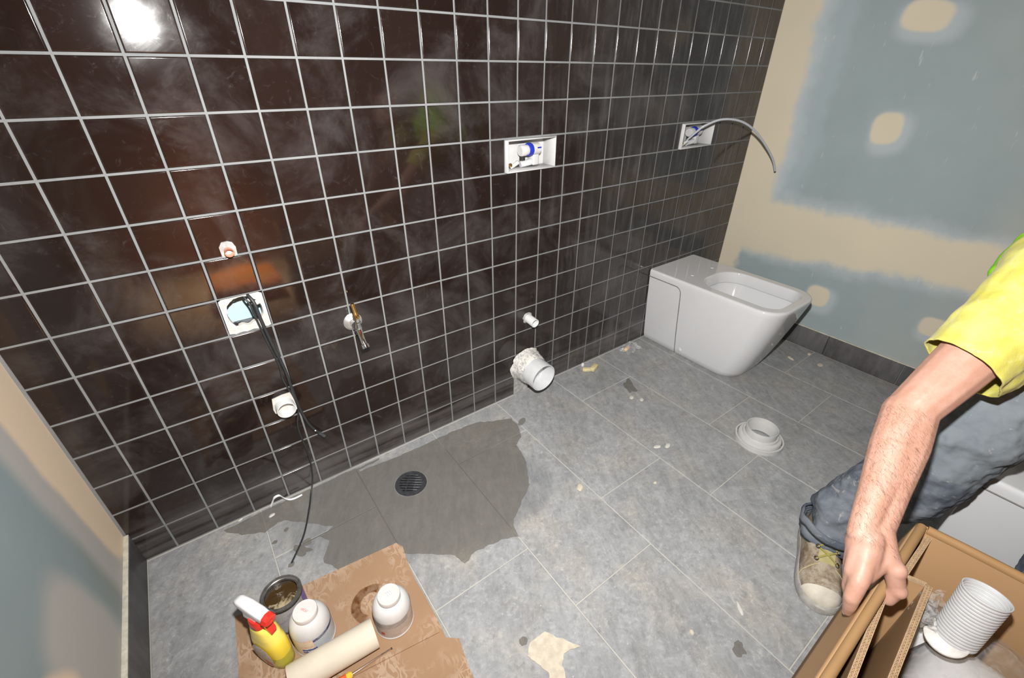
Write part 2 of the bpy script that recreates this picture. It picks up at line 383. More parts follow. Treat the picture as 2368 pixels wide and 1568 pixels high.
for c in range(-2, 25):
    for r in range(-11, 13):
        x0, x1 = max(c * P, xl_t), min((c + 1) * P, xr_t); z1, z0 = min(Z0 - r * P, ZC), max(Z0 - (r + 1) * P, 0.001)
        if z1 - z0 < 0.03: continue
        segs = [(x0, x1)]
        for cx0, cx1, cz0, cz1 in CUTS:
            if cz0 - 0.01 < (z0 + z1) / 2 < cz1 + 0.01:
                ns = []
                for a, b in segs:
                    if b <= cx0 + 1e-4 or a >= cx1 - 1e-4: ns.append((a, b)); continue
                    if cx0 - a > 0.015: ns.append((a, cx0))
                    if b - cx1 > 0.015: ns.append((cx1, b))
                segs = ns
        for a, b in segs: cells.append((a, b, z0, z1))
def cell_area(c):
    q = [proj(x, 0, z) for x, z in ((c[0], c[2]), (c[1], c[2]), (c[1], c[3]), (c[0], c[3]))]
    if not any(-40 < u < 2408 and -40 < v < 1608 for u, v in q): return 0
    q = [(min(max(u, 0), 2368), min(max(v, 0), 1568)) for u, v in q]
    return abs(sum(q[i][0] * q[(i + 1) % 4][1] - q[(i + 1) % 4][0] * q[i][1] for i in range(4))) / 2
cells.sort(key=lambda c: -cell_area(c))
restV, restF, restN = [], [], []
rv_m = []
for i, (a, b, z0, z1) in enumerate(cells):
    M = Matrix.Translation(((a + b) / 2, random.uniform(-0.0002, 0.0002), (z0 + z1) / 2)) @ Matrix.Rotation(random.gauss(0, 0.0022), 4, 'X') @ Matrix.Rotation(random.gauss(0, 0.0022), 4, 'Z')
    me = tm(b - a, z1 - z0)
    if i < 300:
        o = bpy.data.objects.new('wall_tile', me); C.objects.link(o); o.parent = wall_back; o.matrix_local = M
    else:
        off = len(restV); restV += [M @ v.co for v in me.vertices]; restF += [[off + k for k in f.vertices] for f in me.polygons]
        restN += [M.to_3x3() @ Vector(cn.vector) for cn in me.corner_normals]
me = bpy.data.meshes.new('wall_tiles_far'); me.from_pydata(restV, [], restF); me.update(); me.shade_smooth(); me.normals_split_custom_set([tuple(n) for n in restN])
o = obj('wall_tiles_far', me, TILE, wall_back); o['kind'] = 'stuff'

# --- side, front walls, ceiling
wall_right = struct('wall_right', box(XR, XR + 0.1, YF - 0.1, 0.1, -0.05, ZC + 0.05), BRIGHT, 'blue-green plasterboard wall with cream joint compound bands and patches')
wall_left = struct('wall_left', box(XL - 0.1, XL, YF - 0.1, 0.1, -0.05, ZC + 0.05), BLEFT, 'blue-grey plasterboard wall with skimmed corner joint')
def m_front():
    t = NT('orange_brown_front'); p = t.pos(); c = t.mix(t.noise(p, 3, 4), lin(186, 126, 70), lin(160, 112, 70)); return t.done(t.bsdf(c, 0.8))  # unseen wall coloured orange-brown to put a warm glow in the tiles
wall_front = struct('wall_front', box(XL - 0.1, XR + 0.1, YF - 0.1, YF, -0.05, ZC + 0.05), m_front())
def m_ceil():
    t = NT('ceiling_board'); p = t.pos(); c = t.mix(t.noise(p, 3, 4), (0.5, 0.51, 0.5), (0.6, 0.6, 0.58)); return t.done(t.bsdf(c, 0.85))
ceiling = struct('ceiling', box(XL - 0.1, XR + 0.1, YF - 0.1, 0.1, ZC, ZC + 0.1), m_ceil())
# --- floor: grout bed and 300 x 600 tiles laid in third bond
floor = struct('floor', box(XL - 0.05, XR + 0.05, YF - 0.05, 0.05, -0.06, -0.0012), FGROUT, 'dusty grey floor of long rectangular tiles')
DR = (0.5455, -0.184, 0.051)
FX0, FW, FLN = 0.1170, 0.30024, 0.600
def ftile(x0, x1, y0, y1):
    g = 0.0014; x0 += g; x1 -= g; y0 += g; y1 -= g; b = 0.0010
    m = mk([(x0, y0, -0.005), (x1, y0, -0.005), (x1, y1, -0.005), (x0, y1, -0.005), (x0, y0, -b), (x1, y0, -b), (x1, y1, -b), (x0, y1, -b), (x0 + b, y0 + b, 0), (x1 - b, y0 + b, 0), (x1 - b, y1 - b, 0), (x0 + b, y1 - b, 0)],
           [(0, 1, 5, 4), (1, 2, 6, 5), (2, 3, 7, 6), (3, 0, 4, 7), (4, 5, 9, 8), (5, 6, 10, 9), (6, 7, 11, 10), (7, 4, 8, 11), (8, 9, 10, 11)])
    cx, cy = (x0 + x1) / 2, (y0 + y1) / 2; m.transform(Matrix.Translation((-cx, -cy, 0))); o = obj('floor_tile', m, FLOOR, floor); o.location = (cx, cy, random.uniform(-0.0002, 0.0))
for k in range(-1, 8):
    xa, xb = max(FX0 + k * FW, -0.176), min(FX0 + (k + 1) * FW, 2.519)
    j = -0.2035 if k % 2 == 0 else -0.6025
    ys = [-0.002]; yy = j
    while yy > YF + 0.05: ys.append(yy); yy -= FLN
    ys.append(YF)
    for a, b in zip(ys, ys[1:]): ftile(xa, xb, b, a)
# --- tile skirtings
def m_skirt():
    t = NT('skirting_tile'); p = t.pos(); n = t.noise(t.map(p, (6, 6, 1.5)), 3, 6, 0.7)
    c = t.mix(t.ss(n, 0.35, 0.7), (0.068, 0.064, 0.064), (0.118, 0.114, 0.114)); return t.done(t.bsdf(c, 0.45, 0, None, 0.4))
SK = m_skirt(); CAULK = plain('cream_caulk', (0.60, 0.56, 0.47), 0.85, noise=0.15, nscale=50, bump=0.4)
bl = struct('baseboard_left', box(XL, -0.1765, YF, -0.001, 0.1150, 0.1195, 0.001), CAULK, 'dark tile skirting topped with a line of cream filler')
ys = [-0.0005, -0.6025, -1.2025, -1.8025, YF]
for a, b in zip(ys, ys[1:]): obj('skirting_tile', box(XL, -0.1755, b + 0.001, a - 0.001, 0.0005, 0.1148, 0.002), SK, bl)
br = struct('baseboard_right', box(2.5195, XR, YF, -0.001, 0.1050, 0.1078, 0.0008), CAULK, 'dark grey tile skirting along the plasterboard wall')
ys = [-0.0005, -0.315, -0.6345, -0.935, -1.236, -1.537, -1.838, YF]
for a, b in zip(ys, ys[1:]): obj('skirting_tile', box(2.5195, XR, b + 0.001, a - 0.001, 0.0005, 0.1050, 0.0015), SK, br)

# ================================================================== fittings on the tiled wall
# --- knocked-out socket tile: ragged plaster panel with a hole, blue board behind
t = thing('socket_cutout', 'square missing tile with ragged round hole in white plaster', 'wall opening', (2.5 * P, gy, Z0 - 6.5 * P))
xc, zc = 2.5 * P, Z0 - 6.5 * P
hole = []
for k in range(48):
    a = 2 * math.pi * k / 48; r = 0.0400 + 0.0030 * mnoise.noise(Vector((math.cos(a) * 2.3, math.sin(a) * 2.3, 3))) + 0.0022 * mnoise.noise(Vector((math.cos(a) * 7, math.sin(a) * 7, 9)))
    hx, hz = r * math.cos(a), r * math.sin(a) * 1.06 + 0.003
    if hz < -0.024: hz = -0.024 - (abs(hz) - 0.024) * 0.45 + 0.0025 * math.sin(a * 9)
    hole.append((hx, hz))
outer = []
for (hx, hz) in hole:
    k = 0.0490 / max(abs(hx), abs(hz)); outer.append((hx * k, hz * k))
for i, (ox, oz) in enumerate(outer):                         # ragged lower edge
    if abs(oz + 0.049) < 1e-4: outer[i] = (ox, oz + 0.0012 * math.sin(i * 2.1))
y0 = 0.0035
rings = [[(xc + a, y0, zc + b) for a, b in outer], [(xc + a * 1.02, y0 + 0.0006 * math.sin(i * 1.7), zc + b * 1.02) for i, (a, b) in enumerate(hole)], [(xc + a * 0.98, y0 + 0.012, zc + b * 0.98) for a, b in hole]]
obj('plaster_panel', loft(rings, False, False, 30), PLASTER, t, True)
rings = [[(xc + a * 0.985, y0 + 0.012, zc + b * 0.985) for a, b in hole], [(xc + a * 1.12, y0 + 0.026, zc + b * 1.12) for a, b in hole]]
obj('cavity_edge', loft(rings, False, False, 30), DARK, t, True)
m = box(xc - 0.0495, xc + 0.0495, 0.080, 0.083, zc - 0.0495, zc + 0.0495)
obj('blue_board', m, plain('blue_board', lin(170, 196, 203), 0.7, noise=0.03, nscale=15), t, True)
for (dx, dz, rr, nseed) in ((0.030, 0.020, 0.0070, 1), (0.018, 0.031, 0.005, 2), (-0.031, -0.025, 0.006, 3)):
    V, F = join(lathe([(1e-4, -rr), (rr * .7, -rr * .7), (rr, 0), (rr * .7, rr * .7), (1e-4, rr)], 8, 180))
    V = [(xc + dx + v[0] * 1.5 + 0.002 * mnoise.noise(Vector(v) * 300 + Vector((nseed, 0, 0))), y0 + 0.004 + v[1] * 0.6, zc + dz + v[2]) for v in V]
    obj('plaster_crumb', mk(V, F, 40), PLASTER if nseed != 3 else DARK, t, True)
# --- two cables out of it
def wcable(name, label, pts, r, tip=None):
    o = thing(name, label, 'cable', tuple(pts[-1])); sp = spline(pts, 10); obj('sheath', tube(sp, r, 8), CABLE, o, True)
    if tip: tip(o)
    return o
pA = [(0.266, 0.070, 0.730), (0.270, 0.012, 0.705), (0.279, -0.010, 0.682), (0.282, -0.014, 0.634), (0.289, -0.014, 0.559), (0.300, -0.013, 0.469), (0.303, -0.0125, 0.400), (0.307, -0.012, 0.325), (0.321, -0.012, 0.249), (0.349, -0.012, 0.193)]
def tipA(o):
    obj('connector_tip', tube([(0.338, -0.012, 0.2115), (0.351, -0.012, 0.190)], 0.0055, 10), plain('grey_rubber', (0.05, 0.052, 0.055), 0.5), o, True)
    obj('clip', orient(lathe([(1e-4, -.003), (.003, 0), (1e-4, .003)], 8, 180), (0, 0, 1), (0.330, -0.0165, 0.228)), PVC, o, True)
wcable('coax_cable', 'thick black cable hanging from the hole, ending in a plug on the tiles', pA, 0.0042, tipA)
pB = [(0.258, 0.070, 0.728), (0.261, 0.010, 0.702), (0.269, -0.006, 0.678), (0.273, -0.0065, 0.634), (0.281, -0.0065, 0.559), (0.290, -0.0062, 0.480), (0.289, -0.0060, 0.430), (0.301, -0.0060, 0.370), (0.303, -0.0060, 0.320), (0.290, -0.0060, 0.275), (0.287, -0.0065, 0.233), (0.292, -0.008, 0.137), (0.283, -0.013, 0.050), (0.262, -0.040, 0.010), (0.240, -0.095, 0.0045), (0.202, -0.179, 0.0032), (0.152, -0.249, 0.0032)]
wcable('thin_cable', 'thin black cable running from the hole down onto the floor', pB, 0.0026)
# --- copper stub
t = thing('copper_pipe', 'short open copper pipe stub above the missing tile', 'pipe', (0.262, 0, 0.824))
V = []; 
pts2 = [(-0.016, -0.017), (0.016, -0.0175), (0.0175, 0.004), (0.013, 0.016), (0.004, 0.020), (-0.009, 0.019), (-0.0165, 0.008)]
m = prism(pts2, 0, 0.0028); m.transform(Matrix.Translation((0, -0.0002, 0)) @ Matrix.Rotation(math.radians(90), 4, 'X')); obj('sealant_patch', m, SILI, t)
obj('pipe', orient(lathe([(0.0080, 0), (0.0098, 0), (0.0098, 0.020), (0.0104, 0.022), (0.0098, 0.024), (0.0086, 0.024), (0.0082, 0.0)], 24), (0, -1, 0), (0, 0.002, -0.003)), COPPER, t)
obj('pipe_inside', orient(lathe([(1e-4, 0.004), (0.0082, 0.004)], 20), (0, -1, 0), (0, 0.002, -0.003)), COPPER, t)
# --- chrome tap with brass lever
tx, tz = 0.512, 0.549
t = thing('wall_tap', 'small chrome tap with brass lever handle and round wall plate', 'tap', (tx, 0, tz))
obj('wall_flange', orient(lathe([(1e-4, 0.006), (0.012, 0.006), (0.014, 0.0085), (0.0225, 0.0055), (0.0275, 0.0008), (0.0275, -0.002), (1e-4, -0.002)], 36), (0, -1, 0)), plain('brushed_chrome', (0.72, 0.71, 0.69), 0.38, 0.85), t)
obj('collar', orient(lathe([(0.0115, 0), (0.0115, 0.028), (0.0125, 0.029), (0.0125, 0.034), (0.009, 0.036), (0.009, 0.05), (1e-4, 0.05)], 28), (0, -1, 0)), CHROME, t)
obj('valve_body', orient(lathe([(1e-4, -0.020), (0.0085, -0.020), (0.0105, -0.016), (0.0115, -0.004), (0.0115, 0.004), (0.0095, 0.012), (0.0095, 0.017), (0.0072, 0.019), (0.0072, 0.030), (1e-4, 0.030)], 28), (0, -0.10, 1), (0, -0.045, 0.002)), CHROME, t)
sp = spline([(0, -0.046, -0.004), (0.001, -0.052, -0.020), (0.002, -0.060, -0.037), (0.003, -0.068, -0.050)], 6)
obj('spout', tube(sp, [0.0100, 0.0100, 0.0098, 0.0096, 0.0093, 0.0092, 0.0090] + [0.0088] * (len(sp) - 7), 18), CHROME, t)
obj('spout_nozzle', orient(lathe([(0.0082, -0.004), (0.0122, -0.002), (0.0126, 0.002), (0.0122, 0.009), (0.0100, 0.0098), (0.0088, 0.0098), (0.0085, 0.002), (1e-4, 0.002)], 26), (0.1, -0.55, -0.85), (0.003, -0.068, -0.050)), CHROME, t)
h = obj('handle', orient(lathe([(1e-4, -0.011), (0.0060, -0.011), (0.0078, -0.006), (0.0088, 0), (0.0082, 0.006), (0.0062, 0.011), (0.0060, 0.034), (0.0055, 0.036), (1e-4, 0.036)], 20), (-0.10, 0.10, 1), (-0.0005, -0.049, 0.042)), BRASS, t)
obj('handle_screw', orient(lathe([(0.0045, 0), (0.0045, 0.008), (0.0038, 0.0095), (1e-4, 0.0095)], 16), (0.25, -1, -0.1), (0, -0.054, 0.041)), BRASS, h)
# --- white waste outlet in a chipped-out square
t = thing('basin_waste_pipe', 'short open white waste pipe in a chipped square of plaster, low on the left', 'pipe', (0.272, 0, 0.351))
pz = [(-0.031, -0.006), (-0.029, -0.020), (-0.018, -0.029), (0.004, -0.034), (0.008, -0.031), (0.034, -0.031), (0.034, 0.006), (0.026, 0.033), (0.002, 0.034), (-0.026, 0.030)]
m = prism(pz, 0, 0.0030); m.transform(Matrix.Translation((0, -0.0004, 0)) @ Matrix.Rotation(math.radians(90), 4, 'X')); obj('plaster_surround', m, PLASTER, t)
obj('pipe', orient(lathe([(0.0225, -0.01), (0.0255, -0.01), (0.0255, 0.033), (0.0252, 0.034), (0.0232, 0.034), (0.0225, 0.032), (0.0225, -0.01)], 40), (0.0, -1, -0.05)), PVC, t)
obj('pipe_inside', orient(lathe([(1e-4, 0.000), (0.0226, 0.000)], 24), (0, -1, -0.05)), plain('pvc_inside', (0.62, 0.60, 0.57), 0.5), t)
# --- small white overflow stub
t = thing('flush_pipe_stub', 'narrow white open pipe stub above the large soil pipe', 'pipe', (1.1755, 0, 0.353))
obj('pipe', orient(lathe([(0.0150, -0.01), (0.0175, -0.01), (0.0175, 0.048), (0.0172, 0.049), (0.0158, 0.049), (0.0150, 0.047), (0.0150, -0.01)], 32), (0.02, -1, -0.10)), PVC, t)
obj('pipe_inside', orient(lathe([(1e-4, 0.008), (0.0152, 0.008)], 20), (0.02, -1, -0.10)), PVC, t)
V, F = join(orient(lathe([(0.016, 0.0), (0.023, 0.0), (0.0215, 0.002), (0.0185, 0.004), (0.016, 0.004)], 26), (0, -1, 0)))
V = [(v[0] * (1 + 0.25 * mnoise.noise(Vector((v[0] * 90, v[2] * 90, 1)))), v[1], v[2] * (1 + 0.2 * mnoise.noise(Vector((v[0] * 90, v[2] * 90, 5))))) for v in V]
obj('sealant_ring', mk(V, F, 60), SILI, t)
# --- large soil pipe with smeared collar
t = thing('soil_pipe', 'wide open white soil pipe sticking out of the tiles just above the floor', 'pipe', (1.1700, 0, 0.134))
d = (0.03, -1, -0.045)
obj('pipe', orient(lathe([(0.0555, 0.0), (0.0590, 0.0), (0.0590, 0.115), (0.0586, 0.117), (0.0566, 0.117), (0.0555, 0.115), (0.0555, 0.0)], 56), d), plain('grey_pvc', (0.56, 0.57, 0.58), 0.25, noise=0.04), t)
obj('pipe_inside', orient(lathe([(1e-4, 0.055), (0.0557, 0.055)], 40), d), plain('grey_pvc_in', (0.60, 0.61, 0.63), 0.4), t)
V, F = join(orient(lathe([(0.0596, 0.058), (0.0625, 0.054), (0.0660, 0.034), (0.0695, 0.016), (0.0760, 0.002), (0.0780, -0.001), (0.058, -0.001)], 56), d))
V = [tuple(Vector(v) + Vector((v[0], 0, v[2])) * (0.10 * mnoise.noise(Vector(v) * 45) + 0.05 * mnoise.noise(Vector(v) * 120))) for v in V]
def m_collar():
    q = NT('mortar_collar'); p = q.pos(); n = q.noise(p, 55, 6, 0.75, 1.5); n2 = q.noise(p, 22, 4)
    c = q.mix(q.ss(n, 0.40, 0.62), (0.70, 0.68, 0.63), (0.33, 0.33, 0.33)); c = q.mix(q.ss(n2, 0.5, 0.65), c, (0.70, 0.67, 0.61))
    return q.done(q.bsdf(c, 0.85, 0, q.bump(n, 0.7, 0.004), 0.2))
COL = m_collar(); obj('mortar_collar', mk(V, F, 60), COL, t)
pz = [(-0.060, 0.010), (-0.062, -0.129), (-0.035, -0.131), (0.0, -0.127), (0.010, -0.127), (0.020, -0.06), (0.0, 0.0)]
m = prism(pz, 0, 0.0040); m.transform(Matrix.Translation((0, -0.0005, -0.002)) @ Matrix.Rotation(math.radians(90), 4, 'X')); obj('mortar_smear', m, SILI, t)
# --- recessed valve boxes
BOXW = plain('box_white', (0.50, 0.50, 0.50), 0.4, noise=0.04); BLUE = plain('blue_ring', (0.015, 0.03, 0.36), 0.35, noise=0.1)
def valve_box(cut, label, hose):
    x0, x1, z0, z1 = cut; cx, cz = (x0 + x1) / 2, (z0 + z1) / 2; w2, h2 = (x1 - x0) / 2 - 0.0015, (z1 - z0) / 2 - 0.0012; dp = 0.062
    t = thing('valve_box', label, 'valve box', (cx, 0, z0), group='recessed valve boxes'); L = lambda x, y, z: (x, y, z + (cz - z0))
    def part(n, m, mt, par=None):
        m.transform(Matrix.Translation((0, 0, cz - z0))); return obj(n, m, mt, par or t)
    for nm, b in (('frame_side', (-w2, -w2 + 0.004, -0.012, dp, -h2, h2)), ('frame_side', (w2 - 0.0035, w2, -0.004, dp, -h2, h2)), ('frame_top', (-w2 + 0.004, w2 - 0.0035, -0.006, dp, h2 - 0.0035, h2)), ('frame_bottom', (-w2 + 0.004, w2 - 0.0035, -0.010, dp, -h2, -h2 + 0.0035))):
        part(nm, box(*b, 0.0008, 1), BOXW)
    part('back_plate', box(-w2 + 0.004, w2 - 0.0035, dp - 0.003, dp, -h2 + 0.0035, h2 - 0.0035), BOXW)
    v = part('valve_body', orient(lathe([(1e-4, -0.036), (0.0150, -0.036), (0.0175, -0.033), (0.0175, -0.015), (0.0160, -0.014), (0.0160, 0.012), (0.0185, 0.014), (0.0185, 0.040), (1e-4, 0.040)], 28), (1, 0, 0.04), (0.010, 0.028, 0.010)), BOXW)
    part('blue_ring', orient(lathe([(0.0150, -0.002), (0.0192, -0.002), (0.0206, 0.001), (0.0206, 0.012), (0.0192, 0.015), (0.0150, 0.015)], 28), (1, 0, 0.04), (0.006, 0.028, 0.010)), BLUE)
    part('arrow_mark', box(0.034, 0.050, 0.0092, 0.0100, 0.014, 0.0185), BLUE, None)
    part('valve_neck', lathe([(1e-4, 0), (0.0095, 0), (0.0095, 0.014), (1e-4, 0.014)], 20, 40, (-0.014, 0.030, -0.020)), DARK)
    part('float_block', box(0.026, 0.052, 0.022, 0.055, -0.040, 0.0, 0.004), BOXW)
    part('strainer', orient(lathe([(1e-4, -0.020), (0.0105, -0.020), (0.0105, 0.020), (1e-4, 0.020)], 20), (0.9, -0.2, 0.15), (0.000, 0.030, -0.031)), plain('grey_plastic', (0.50, 0.50, 0.51), 0.4))
    part('lever', orient(lathe([(1e-4, -0.016), (0.0062, -0.016), (0.0062, 0.016), (1e-4, 0.016)], 14), (0.75, -0.25, 0.45), (-0.055, 0.018, -0.030)), plain('grey_plastic', (0.5, 0.5, 0.51), 0.4))
    for dx, dz in ((-0.071, -0.030), (-0.043, -0.024)):
        part('brass_screw', orient(lathe([(1e-4, 0), (0.0062, 0), (0.0062, 0.006), (0.004, 0.008), (1e-4, 0.008)], 14), (-0.2, -1, 0.2), (dx, 0.020, dz)), BRASS)
    m = tube([(-w2 + 0.02, dp - 0.006, h2 - 0.02), (-w2 + 0.02, dp - 0.006, -h2 + 0.01)], 0.0008, 6); part('seam', m, plain('grey_plastic', (0.5, 0.5, 0.51), 0.4))
    return t
valve_box(CUTS[1], 'white recessed valve box with blue ring valve, in the middle of the tiled wall', False)
valve_box(CUTS[2], 'white recessed valve box with a bent grey hose, near the far corner', True)
t = thing('flexible_hose', 'thin grey water hose arching out of the far valve box', 'hose', (2.030, 0.030, 0.925))
hp = spline([(2.052, 0.040, 0.922), (2.040, 0.010, 0.945), (2.045, -0.020, 0.975), (2.060, -0.045, 1.000), (2.110, -0.085, 1.022), (2.185, -0.125, 1.013), (2.265, -0.155, 0.972), (2.345, -0.182, 0.905), (2.400, -0.197, 0.850), (2.430, -0.204, 0.805)], 8)
obj('hose', tube(hp, 0.0046, 10), plain('hose_grey', (0.40, 0.42, 0.45), 0.3, noise=0.03), t, True)
obj('hose_end', tube([hp[0], hp[0] + Vector((0.0, 0.008, -0.012))], 0.0085, 12), plain('hose_end_grey', (0.5, 0.5, 0.52), 0.35), t, True)

# ================================================================== floor drain
t = thing('floor_drain', 'round dark grate with slots set in the wet floor tiles', 'drain', (DR[0], DR[1], 0))
GM = plain('gunmetal', (0.085, 0.088, 0.100), 0.32, 0.6, noise=0.25, nscale=90)
obj('drain_rim', lathe([(0.0455, 0.0005), (0.0455, 0.0028), (0.0475, 0.0022), (0.0490, 0.0030), (0.0520, 0.0026), (0.0530, 0.0002)], 56), GM, t)
obj('water_below', lathe([(1e-4, 0.0006), (0.0456, 0.0006)], 40), plain('drain_water', (0.010, 0.010, 0.009), 0.02, spec=0.8), t)
ax = Vector((0.807, -0.590, 0)); ay = Vector((0.59, 0.807, 0))
def bar(u0, u1, v0, v1, zt=0.0030):
    m = box(u0, u1, v0, v1, 0.0008, zt, 0.0005, 1); m.transform(Matrix.Rotation(math.atan2(ax.y, ax.x), 4, 'Z')); return m
RB = 0.0458; RI = 0.0385
n = 8
for k in range(n):
    v = -0.0365 + k * 0.073 / (n - 1); hw = math.sqrt(max(RB ** 2 - v * v, 0)); obj('grate_bar', bar(-hw, hw, v - 0.0032, v + 0.0032), GM, t)
for u in (-0.012, 0.015):
    obj('cross_bar', bar(u - 0.0016, u + 0.0016, -0.041, 0.041, 0.0024), GM, t)
obj('grate_ring', lathe([(RI, 0.0008), (RI, 0.0031), (RB, 0.0031), (RB, 0.0008)], 48), GM, t)

# ================================================================== toilets
def make_toilet(name, label, loc, mirror=False):
    """back-to-wall pan; local origin mid back edge on floor, front towards -y"""
    t = thing(name, label, 'toilet', loc, group='white back-to-wall toilet pans'); H = 0.385; N = 8
    def ring(z, inset=0.0):
        u = z / H; hw = 0.134 + 0.042 * u ** 0.75 - inset; fy = -(0.493 + 0.122 * u ** 0.80) + inset; r = 0.085 + 0.010 * u
        return [(x, y, z) for x, y in rrect(-hw, hw, fy, -0.001, [0.006, 0.006, r, r], N)]
    def opening(z, ins, y0=-0.575, y1=-0.222, hw=0.130):
        return [(x, y, z) for x, y in rrect(-hw + ins, hw - ins, y0 + ins, y1 - ins, [max(0.095 - ins, .01), max(0.095 - ins, .01), max(0.062 - ins, .01), max(0.062 - ins, .01)], N)]
    zs = [0.0, 0.003, 0.03, 0.09, 0.15, 0.21, 0.27, 0.32, 0.355, 0.372]
    rings = [ring(0.0, 0.003)] + [ring(z) for z in zs[1:]] + [ring(0.379, 0.0015), ring(0.3835, 0.0045), ring(H, 0.009), ring(H, 0.0125)]
    op = [opening(H, -0.0075), opening(H, -0.004), opening(H - 0.002, -0.001), opening(H - 0.006, 0.0005), opening(H - 0.045, 0.004), opening(H - 0.050, 0.003)]
    obj('body', loft(rings + op, True, False, 50), WHITE_CER, t)
    bowl = [opening(H - 0.044, -0.008), opening(H - 0.060, -0.002), opening(H - 0.10, 0.012), opening(H - 0.15, 0.040), opening(H - 0.19, 0.075), opening(H - 0.205, 0.105)]
    obj('bowl', loft(bowl, False, True, 60), WHITE_CER, t)
    obj('under_rim_shade', loft([opening(H - 0.050, 0.003), opening(H - 0.0515, -0.009)], False, False, 60), plain('rim_shadow_brown', (0.06, 0.035, 0.02), 0.7), t)  # rim underside coloured dark brown to stand for the thin shadow there
    for sx in (-1, 1):                                       # groove of the side access panel, both sides
        path = []
        hwz = lambda z: 0.134 + 0.042 * (z / H) ** 0.75
        zt = H - 0.034
        for y in (-0.002, -0.08, -0.145): path.append((y, zt))
        for k in range(1, 7): a = math.radians(90 * k / 6); path.append((-0.152 - 0.030 * math.sin(a), zt - 0.030 + 0.030 * math.cos(a)))
        for z in (0.27, 0.19, 0.10, 0.004): path.append((-0.182 - 0.012 * (1 - z / zt), z))
        sp = spline([(sx * (hwz(z) + 0.0003), y, z) for y, z in path], 5)
        obj('panel_groove', tube(sp, 0.0021, 6), plain('groove_grey', (0.16, 0.155, 0.15), 0.6), t)
        lip = [(sx * (hwz(H - 0.018) + 0.0), 0.0, 0.0)]
        obj('bolt_cap', orient(lathe([(0.011, -0.002), (0.011, 0.0015), (0.009, 0.003), (1e-4, 0.0036)], 24), (sx, 0, 0.02), (sx * (hwz(0.03) - 0.0003), -0.222, 0.034)), WHITE_CER, t)
        obj('hinge_plug', lathe([(0.007, H - 0.001), (0.007, H + 0.0008), (0.005, H + 0.0022), (1e-4, H + 0.0026)], 20, 60, (sx * 0.078, -0.165, 0)), WHITE_CER, t)
    hw = 0.176
    return t
make_toilet('toilet', 'white back-to-wall toilet pan without a seat, in the far corner', (2.086, -0.001, 0.0))
make_toilet('toilet', 'second white toilet pan standing behind the carton beside the worker\'s leg', (1.700, -1.276, 0.0))

# ================================================================== pan collar on the floor
t = thing('pan_collar', 'grey stepped plastic pipe collar lying on the floor', 'pipe collar', (1.692, -0.762, 0))
GP = plain('collar_grey', (0.47, 0.465, 0.455), 0.35, noise=0.03)
obj('base_ring', lathe([(0.0740, 0.0), (0.0830, 0.0), (0.0830, 0.0180), (0.0815, 0.0190), (0.0770, 0.0185), (0.0765, 0.006), (0.0740, 0.004), (0.0740, 0.0)], 56), GP, t)
obj('shoulder', lathe([(0.0560, 0.004), (0.0750, 0.004), (0.0745, 0.020), (0.0715, 0.027), (0.0620, 0.030), (0.0615, 0.036), (0.0600, 0.038), (0.0545, 0.038), (0.0530, 0.030), (0.0530, 0.006)], 56), GP, t)
obj('neck', lathe([(0.0500, 0.006), (0.0500, 0.046), (0.0512, 0.048), (0.0512, 0.062), (0.0520, 0.064), (0.0540, 0.064), (0.0546, 0.062), (0.0540, 0.045), (0.0540, 0.036), (0.0525, 0.02), (0.0525, 0.006), (0.0500, 0.006)], 56), GP, t)

# ================================================================== water and litter on the floor
def m_water():
    t = NT('water_film'); p = t.pos(); n = t.noise(p, 30, 3); tr = t.n('ShaderNodeBsdfTransparent'); gl = t.n('ShaderNodeBsdfGlossy')
    t.set(tr.inputs[0], t.mix(t.ss(n, 0.3, 0.7), (0.78, 0.755, 0.715), (0.83, 0.81, 0.775))); gl.inputs['Roughness'].default_value = 0.22; gl.inputs['Color'].default_value = (1, 1, 1, 1)
    fr = t.n('ShaderNodeFresnel'); fr.inputs[0].default_value = 1.25
    df = t.n('ShaderNodeBsdfDiffuse'); t.set(df.inputs[0], t.mix(t.noise(p, 14, 4), (0.205, 0.195, 0.178), (0.240, 0.229, 0.208)))       # wet dust in the water
    m0 = t.n('ShaderNodeMixShader'); m0.inputs[0].default_value = 0.42; t.t.links.new(tr.outputs[0], m0.inputs[1]); t.t.links.new(df.outputs[0], m0.inputs[2])
    mx = t.n('ShaderNodeMixShader'); t.set(mx.inputs[0], fr.outputs[0]); t.t.links.new(m0.outputs[0], mx.inputs[1]); t.t.links.new(gl.outputs[0], mx.inputs[2])
    return t.done(mx.outputs[0])
WATER = m_water()
def jag(poly, amp, n=4, seed=0):
    out = []
    for i, a in enumerate(poly):
        b = poly[(i + 1) % len(poly)]
        for k in range(n):
            t_ = k / n; x, y = a[0] + (b[0] - a[0]) * t_, a[1] + (b[1] - a[1]) * t_; L = math.hypot(b[0] - a[0], b[1] - a[1])
            q = mnoise.noise_vector(Vector((x * 40 + seed, y * 40, seed))) + 0.5 * mnoise.noise_vector(Vector((x * 120 + seed, y * 120, seed)))
            out.append((x + q.x * amp * min(1, L * 30), y + q.y * amp * min(1, L * 30)))
    return out
